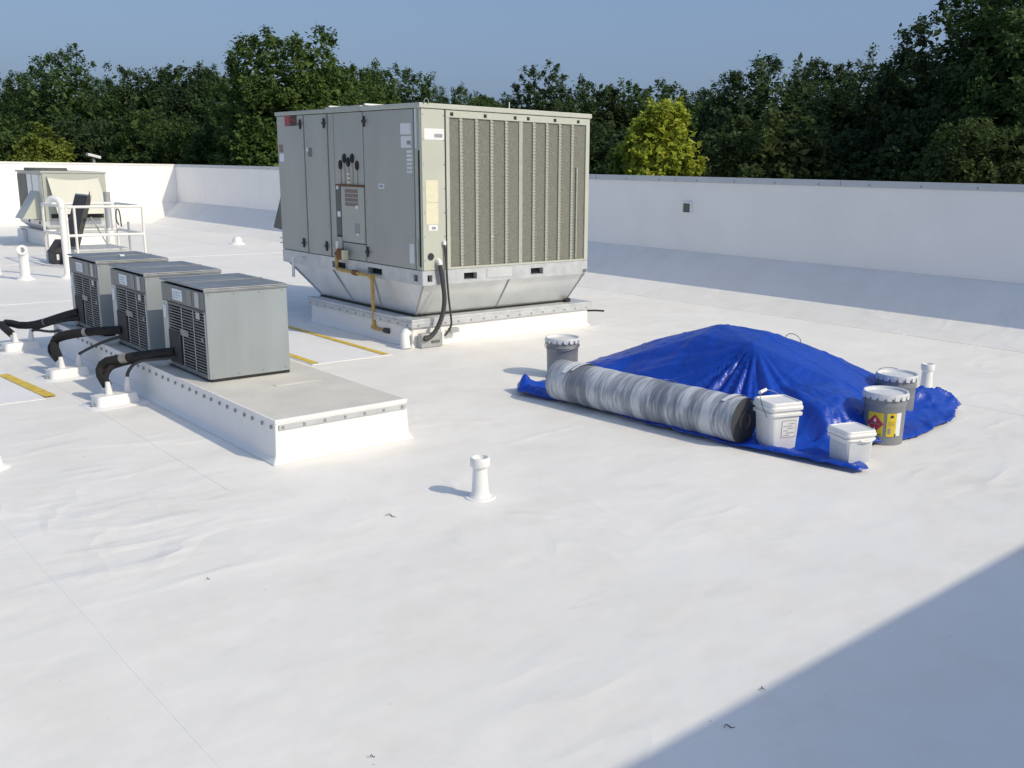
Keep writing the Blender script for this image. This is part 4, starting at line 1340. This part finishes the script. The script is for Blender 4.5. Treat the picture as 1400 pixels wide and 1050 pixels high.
bx = thing('tool_bag', (4.92, 19.6, 0), 'black box with sloping brown top beside the roof hatch', 'box')
MB().box(4.78, 4.99, 19.3, 19.7, 0.0, .2).build('case', 'ink', bx, bevel=.01)
MB().add([(4.77, 19.29, .2), (5.0, 19.29, .2), (5.0, 19.71, .2), (4.77, 19.71, .2), (4.92, 19.29, .42), (5.0, 19.29, .42), (5.0, 19.71, .42), (4.92, 19.71, .42)],
         [(0, 1, 5, 4), (1, 2, 6, 5), (2, 3, 7, 6), (3, 0, 4, 7), (4, 5, 6, 7)]).build('sloping_top', 'lid_dark', bx)
MB().box(4.82, 4.86, 19.294, 19.2995, .08, .18).build('tag_plate', 'sticker_white', bx)
t = thing('post_pipe', (6.35, 22.2, 0), 'rusty-streaked grey pipe standing beside the small far unit', 'pipe')
MB().tube([(6.35, 21.3, 0), (6.35, 21.3, 1.22)], .065, 14).build('shaft', 'galv_dull', t, smooth=True)
MB().tube([(6.35, 21.3, 0), (6.35, 21.3, .5)], .085, 14).build('insulation', 'white_paint', t, smooth=True)

# floodlight beyond the far parapet
t = thing('flood_light', (11.0, 38.0, GROUND_Z), 'small white lamp head showing above the far parapet', 'lamp')
MB().tube([(11.0, 38.0, GROUND_Z), (11.0, 38.0, 1.90)], .05, 8).build('pole', 'galv_dull', t)
MB().obox((11.0, 38.0, 1.98), (1, 0, -.25), (0, 1, 0), (.25, 0, 1), .22, .14, .05).build('lamp_head', 'sticker_white', t, bevel=.02)

# ------------------------------------------------------------------ litter on the membrane
def litter(loc, rot, L, label, kind='twig'):
    x, y = loc
    c, s_ = math.cos(rot), math.sin(rot)
    P = [(x + c * L * (k / 6 - .5) - s_ * L * .18 * math.sin(k * .8), y + s_ * L * (k / 6 - .5) + c * L * .18 * math.sin(k * .8), .006 + .006 * math.sin(k)) for k in range(7)]
    o = MB().tube(P, [.001 + L * .03 * math.sin(PI * k / 6) for k in range(7)], 5, 1).build(kind, 'twig', None, origin=(x, y, 0))
    tag(o, label, kind, 'litter on the membrane')


litter((2.68, 1.92), 1.2, .035, 'small curled dry leaf on the edge of the foreground shadow', 'dry_leaf')
litter((2.39, 1.84), -.3, .04, 'thin curved twig lying inside the foreground shadow')
litter((2.59, 4.34), -.7, .06, 'thin dark twig lying left of the foreground vent pipe')
litter((1.53, 4.16), .6, .015, 'small dry scrap on the roof in the lower left')
litter((1.39, 2.48), .1, .015, 'tiny dark scrap lying at the bottom edge of the picture')

# ================================================================== TREES
def tree(az, d, ztop, rad, label, leaf, name='leafy_tree', tufts=420, per=64, size=.142, spiky=.5, tall=1.0, base=None, seed=0, pale=False, density=1.0, group='trees beyond the parapets'):
    r = np.random.default_rng(seed + 100)
    x, y = d * math.sin(math.radians(az)), d * math.cos(math.radians(az))
    z0 = GROUND_Z
    cz_lo = base if base is not None else -1.2
    t = thing(name, (x, y, z0), label, 'shrub' if name == 'shrub' else 'tree', group)
    cz, hz_ = (ztop + cz_lo) / 2, (ztop - cz_lo) / 2
    # trunk and limbs
    mb = MB()
    tr = .10 + .03 * (ztop - z0) / 3
    top = Vector((x + r.uniform(-.3, .3), y + r.uniform(-.3, .3), cz + hz_ * .55))
    mb.tube([(x, y, z0), (x + r.uniform(-.15, .15), y + r.uniform(-.15, .15), lerp(z0, cz, .55)), (x, y, cz), top], [tr, tr * .8, tr * .5, .03], 8, 1)
    for k in range(9):
        a = r.uniform(0, 2 * PI); zz = lerp(cz_lo - .3, cz + hz_ * .3, r.random())
        p0 = Vector((x, y, zz)); L_ = rad * r.uniform(.55, .9)
        p2 = p0 + Vector((math.cos(a) * L_, math.sin(a) * L_, L_ * r.uniform(.5, 1.1)))
        mb.tube([p0, p0.lerp(p2, .5) + Vector((0, 0, -.1)), p2], [tr * .4, tr * .22, .015], 6, 1)
    mb.build('trunk', 'bark_pale' if pale else 'bark', t, smooth=True)
    # crown: tufts of leaves scattered on an uneven ellipsoid shell, fewer inside
    tufts = int(tufts * density)
    u = r.uniform(-1, 1, tufts); ph = r.uniform(0, 2 * PI, tufts)
    sq = np.sqrt(1 - u * u)
    dirs = np.stack([sq * np.cos(ph), sq * np.sin(ph), u], 1)
    lob = np.array([1 + .24 * noise.noise((dd[0] * 1.7 + seed * 3.1, dd[1] * 1.7, dd[2] * 1.7)) + .16 * noise.noise((dd[0] * 4.3, dd[1] * 4.3 + seed, dd[2] * 4.3)) for dd in dirs])
    rr = lob * np.where(r.random(tufts) < .2, r.uniform(.5, .8, tufts), r.uniform(.87, .97, tufts))
    zz = dirs[:, 2]
    wide = np.where(zz > 0, np.power(np.clip(sq, .12, 1), -.38), 1.0)
    ctr = np.stack([x + dirs[:, 0] * rad * rr * wide, y + dirs[:, 1] * rad * rr * wide, cz + zz * hz_ * rr], 1)
    # tuft axis: outwards and up
    axs = dirs * .8 + np.array([0, 0, spiky]) + r.normal(0, .25, (tufts, 3))
    axs /= np.linalg.norm(axs, axis=1)[:, None]
    tl = r.uniform(.22, .52, tufts) * (.5 + .17 * rad)
    n = tufts * per
    ti = np.repeat(np.arange(tufts), per)
    s = r.beta(1.2, 1.4, n)
    spread = (.40 - .22 * s) * tl[ti] * 1.25
    pos = ctr[ti] + axs[ti] * (s * tl[ti])[:, None] + r.normal(0, 1, (n, 3)) * spread[:, None] * .75
    # the shaded inner mass of foliage behind the outer tufts
    n_in = 6500
    k_in = r.integers(0, tufts, n_in)
    cen = np.array([x, y, cz])
    p_in = cen + (ctr[k_in] - cen) * r.uniform(.45, .97, n_in)[:, None] + r.normal(0, .2, (n_in, 3))
    pos = np.concatenate([pos, p_in])
    ti = np.concatenate([ti, k_in])
    n = len(pos)
    # leaf frames
    nrm = dirs[ti] * .5 + np.array([0, 0, .55]) + r.normal(0, .55, (n, 3))
    nrm /= np.linalg.norm(nrm, axis=1)[:, None]
    e1 = np.cross(nrm, r.normal(0, 1, (n, 3)))
    e1 /= np.linalg.norm(e1, axis=1)[:, None] + 1e-9
    e2 = np.cross(nrm, e1)
    sz = size * r.uniform(.6, 1.25, n) * np.where(np.arange(n) < n - n_in, 1.0, 2.3)
    a_, b_ = e1 * sz[:, None], e2 * (sz * .62)[:, None]
    dr = nrm * (sz * .18)[:, None]
    V = np.stack([pos - a_ * .5, pos + b_ * .5 - dr, pos + a_ * .6 - dr * .6, pos - b_ * .5 - dr], 1).reshape(-1, 3)
    V -= np.array([x, y, z0])
    F = np.arange(n * 4, dtype=np.int32)
    me = bpy.data.meshes.new('crown')
    me.vertices.add(n * 4)
    me.vertices.foreach_set('co', V.astype(np.float32).ravel())
    me.loops.add(n * 4)
    me.loops.foreach_set('vertex_index', F)
    me.polygons.add(n)
    me.polygons.foreach_set('loop_start', np.arange(0, n * 4, 4, dtype=np.int32))
    me.polygons.foreach_set('loop_total', np.full(n, 4, dtype=np.int32))
    tone = np.clip(.5 + .22 * r.normal(0, 1, tufts)[ti] + .16 * r.normal(0, 1, n), 0, 1)
    at = me.attributes.new('tone', 'FLOAT', 'FACE')
    at.data.foreach_set('value', tone.astype(np.float32))
    me.materials.append(MATS[leaf])
    me.update(calc_edges=True)
    o = bpy.data.objects.new('crown', me)
    COL.objects.link(o)
    o.parent = t
    ORIGIN[o.name] = ORIGIN[t.name]
    return t


TREES = [
    (12.6, 74, 7.4, 3.4, 'leafy_tree', 'leaf_mid', 'round dull green tree at the left edge of the picture', {}),
    (14.8, 64, 7.5, 3.0, 'leafy_tree', 'leaf_mid', 'tall loose-crowned tree near the left edge, higher than its right neighbour', dict(density=.8)),
    (16.9, 70, 6.7, 3.2, 'leafy_tree', 'leaf_mid', 'low rounded tree above the white lamp head', {}),
    (19.0, 66, 7.6, 2.7, 'leafy_tree', 'leaf_dark', 'dark tree with spreading top left of the pointed tree', dict(spiky=.2)),
    (21.4, 58, 6.7, 2.0, 'leafy_tree', 'leaf_dark', 'dark pointed tree left of the big bright maple', dict(spiky=.9)),
    (23.4, 52, 5.9, 2.2, 'leafy_tree', 'leaf_mid', 'shorter green tree tucked behind the left side of the big maple', {}),
    (26.2, 44, 7.1, 3.1, 'leafy_tree', 'leaf_maple', 'big bright green round maple left of the large rooftop unit', dict(tufts=560, spiky=.8, size=.155)),
    (29.2, 52, 6.5, 2.5, 'leafy_tree', 'leaf_maple', 'green tree between the big maple and the rooftop unit top', dict(spiky=.7)),
    (31.6, 58, 7.4, 2.7, 'leafy_tree', 'leaf_mid', 'rounded tree directly above the left of the large rooftop unit', {}),
    (34.4, 75, 7.6, 3.3, 'leafy_tree', 'leaf_bush', 'distant low tree above the middle of the large rooftop unit', {}),
    (37.2, 80, 7.4, 3.4, 'leafy_tree', 'leaf_bush', 'distant lowest treetop just right of the middle of the large unit', {}),
    (40.2, 55, 6.9, 2.2, 'leafy_tree', 'leaf_dark', 'dark tree with tufted top above the right of the large unit', dict(spiky=.8)),
    (42.8, 58, 6.6, 2.1, 'leafy_tree', 'leaf_dark', 'dark tree right of the tufted one behind the large unit corner', {}),
    (45.6, 60, 7.0, 3.3, 'leafy_tree', 'leaf_mid', 'broad smooth mid-green tree behind the yellow tree', dict(tufts=440, size=.17, spiky=.2)),
    (48.9, 60, 6.3, 2.2, 'leafy_tree', 'leaf_mid', 'green tree peeping out right of the yellow tree', {}),
    (46.6, 36, 4.25, 1.28, 'leafy_tree', 'leaf_yellow', 'bright yellow-green tree right of the large rooftop unit', dict(base=-1.5, spiky=.4, size=.15, tufts=340)),
    (45.3, 38, 3.0, 1.0, 'shrub', 'leaf_lime', 'lime green bush at the left foot of the yellow tree', dict(base=-1.6, size=.14)),
    (52.4, 42, 6.3, 2.6, 'leafy_tree', 'leaf_dark', 'dark tree with upright shoots right of the yellow tree', dict(spiky=1.0, tufts=400)),
    (55.6, 46, 6.2, 2.0, 'leafy_tree', 'leaf_dark', 'dark tree with a low top between two taller dark trees', dict(spiky=.9)),
    (58.3, 40, 5.8, 2.4, 'leafy_tree', 'leaf_dark', 'dark dense maple left of the tallest trees on the right', dict(tufts=420)),
    (60.9, 38, 5.9, 1.9, 'leafy_tree', 'leaf_dark', 'dark tree at the left foot of the tallest right-hand tree', dict(tufts=360)),
    (63.0, 34, 7.2, 2.5, 'leafy_tree', 'leaf_dark', 'tallest dark tree, its top cut by the upper right corner', dict(tufts=520, spiky=.5)),
    (66.2, 32, 8.0, 2.5, 'leafy_tree', 'leaf_mid', 'very tall tree at the right edge of the picture', dict(tufts=520, spiky=.4)),
    (13.9, 50, 3.0, 1.3, 'shrub', 'leaf_lime', 'yellowish bush above the far parapet near the left edge', dict(base=-2)),
    (12.0, 52, 3.6, 2.0, 'shrub', 'leaf_bush', 'dark green bush at the very left above the far parapet', dict(base=-2)),
    (15.9, 54, 3.9, 1.9, 'shrub', 'leaf_dark', 'dark bush between the yellowish bush and the wide green bush', dict(base=-2)),
    (19.2, 50, 3.9, 2.4, 'shrub', 'leaf_bush', 'wide green bush above the parapet corner', dict(base=-2, tufts=380)),
    (22.6, 47, 3.3, 1.7, 'shrub', 'leaf_bush', 'green bush left of the big maple trunk', dict(base=-2)),
    (24.4, 42, 3.6, 1.7, 'shrub', 'leaf_maple', 'bright green bush below the big maple', dict(base=-2)),
    (28.2, 46, 4.2, 2.2, 'shrub', 'leaf_bush', 'green bush hidden mostly behind the left edge of the large unit', dict(base=-2)),
    (43.9, 45, 3.4, 2.0, 'shrub', 'leaf_dark', 'dark bush by the right upper corner of the large unit', dict(base=-2)),
    (52.9, 33, 3.6, 2.0, 'shrub', 'leaf_olive', 'large rounded olive bush below the tree with upright shoots', dict(base=-1.8, tufts=440, size=.15)),
    (57.8, 34, 3.2, 1.7, 'shrub', 'leaf_dark', 'dark bush right of the rounded olive bush', dict(base=-1.8)),
    (60.8, 32, 2.9, 1.5, 'shrub', 'leaf_dark', 'low dark bush left of the feathery bush', dict(base=-1.8)),
    (64.3, 27, 3.2, 1.6, 'shrub', 'leaf_olive', 'feathery olive bush near the right edge above the parapet', dict(base=-1.5, tufts=400, size=.12)),
    (49.6, 40, 3.1, 1.7, 'shrub', 'leaf_dark', 'dark bush at the right foot of the yellow tree', dict(base=-1.8)),
    (67.5, 28, 2.6, 1.5, 'shrub', 'leaf_bush', 'low bush beyond the parapet at the right edge', dict(base=-1.6)),
    (38.0, 50, 4.6, 2.6, 'shrub', 'leaf_dark', 'dark thicket directly behind the large unit', dict(base=-2)),
    (33.0, 50, 4.8, 2.6, 'shrub', 'leaf_bush', 'green thicket hidden behind the large unit, left half', dict(base=-2)),
]
for i, (az, d, zt, rd, nm, lf, lb, kw) in enumerate(TREES):
    if 'hidden behind the large unit, left half' in lb or 'directly behind the large unit' in lb:
        continue
    kk = dict(kw)
    tree(az, d, zt, rd, lb, lf, nm, seed=i, **kk)

# a bare-limbed tree between the bushes
t = thing('bare_tree', (19.0, 46.5, GROUND_Z), 'thin pale bare-branched tree left of the big bright maple', 'tree', 'trees beyond the parapets')
mb = MB()
rb2 = random.Random(5)
mb.tube([(19.0, 46.5, GROUND_Z), (19.0, 46.5, .5), (19.05, 46.5, 1.8)], [.16, .12, .09], 8, 1)
for k in range(14):
    a = -1.2 + 2.4 * k / 13
    L_ = rb2.uniform(1.3, 2.3)
    p0 = Vector((19.0, 46.5, rb2.uniform(.8, 1.8)))
    p2 = p0 + Vector((math.sin(a) * L_ * .75, rb2.uniform(-.5, .5), math.cos(a) * L_))
    mid = p0.lerp(p2, .5) + Vector((rb2.uniform(-.12, .12), 0, .1))
    mb.tube([p0, mid, p2], [.045, .028, .01], 5, 1)
    for q in range(3):
        p3 = mid.lerp(p2, q / 3)
        mb.tube([p3, p3 + Vector((rb2.uniform(-.5, .5), rb2.uniform(-.3, .3), rb2.uniform(.2, .6)))], [.014, .006], 4)
mb.build('trunk', 'bark_pale', t, smooth=True)

# far wood that closes the view below the crowns
def wood():
    r = np.random.default_rng(77)
    n = 130000
    az = np.radians(r.uniform(5, 74, n))
    d = r.uniform(84, 96, n)
    z = GROUND_Z + (11.0 + .7 * np.sin(az * 23) + .5 * np.sin(az * 61) + .3 * np.sin(az * 170)) * r.beta(2.2, 1.1, n)
    pos = np.stack([d * np.sin(az), d * np.cos(az), z], 1)
    nrm = r.normal(0, 1, (n, 3)) + np.array([0, 0, .6])
    nrm /= np.linalg.norm(nrm, axis=1)[:, None]
    e1 = np.cross(nrm, r.normal(0, 1, (n, 3))); e1 /= np.linalg.norm(e1, axis=1)[:, None]
    e2 = np.cross(nrm, e1)
    sz = r.uniform(.2, .42, n)
    V = np.stack([pos - e1 * sz[:, None], pos + e2 * sz[:, None] * .7, pos + e1 * sz[:, None], pos - e2 * sz[:, None] * .7], 1).reshape(-1, 3)
    me = bpy.data.meshes.new('far_wood')
    me.vertices.add(n * 4); me.vertices.foreach_set('co', V.astype(np.float32).ravel())
    me.loops.add(n * 4); me.loops.foreach_set('vertex_index', np.arange(n * 4, dtype=np.int32))
    me.polygons.add(n)
    me.polygons.foreach_set('loop_start', np.arange(0, n * 4, 4, dtype=np.int32))
    me.polygons.foreach_set('loop_total', np.full(n, 4, dtype=np.int32))
    at = me.attributes.new('tone', 'FLOAT', 'FACE')
    at.data.foreach_set('value', r.random(n).astype(np.float32))
    me.materials.append(MATS['leaf_dark'])
    me.update(calc_edges=True)
    o = bpy.data.objects.new('far_wood', me)
    COL.objects.link(o)
    tag(o, 'dark far-off wood closing the view behind the trees', 'wood', kind='stuff')


wood()
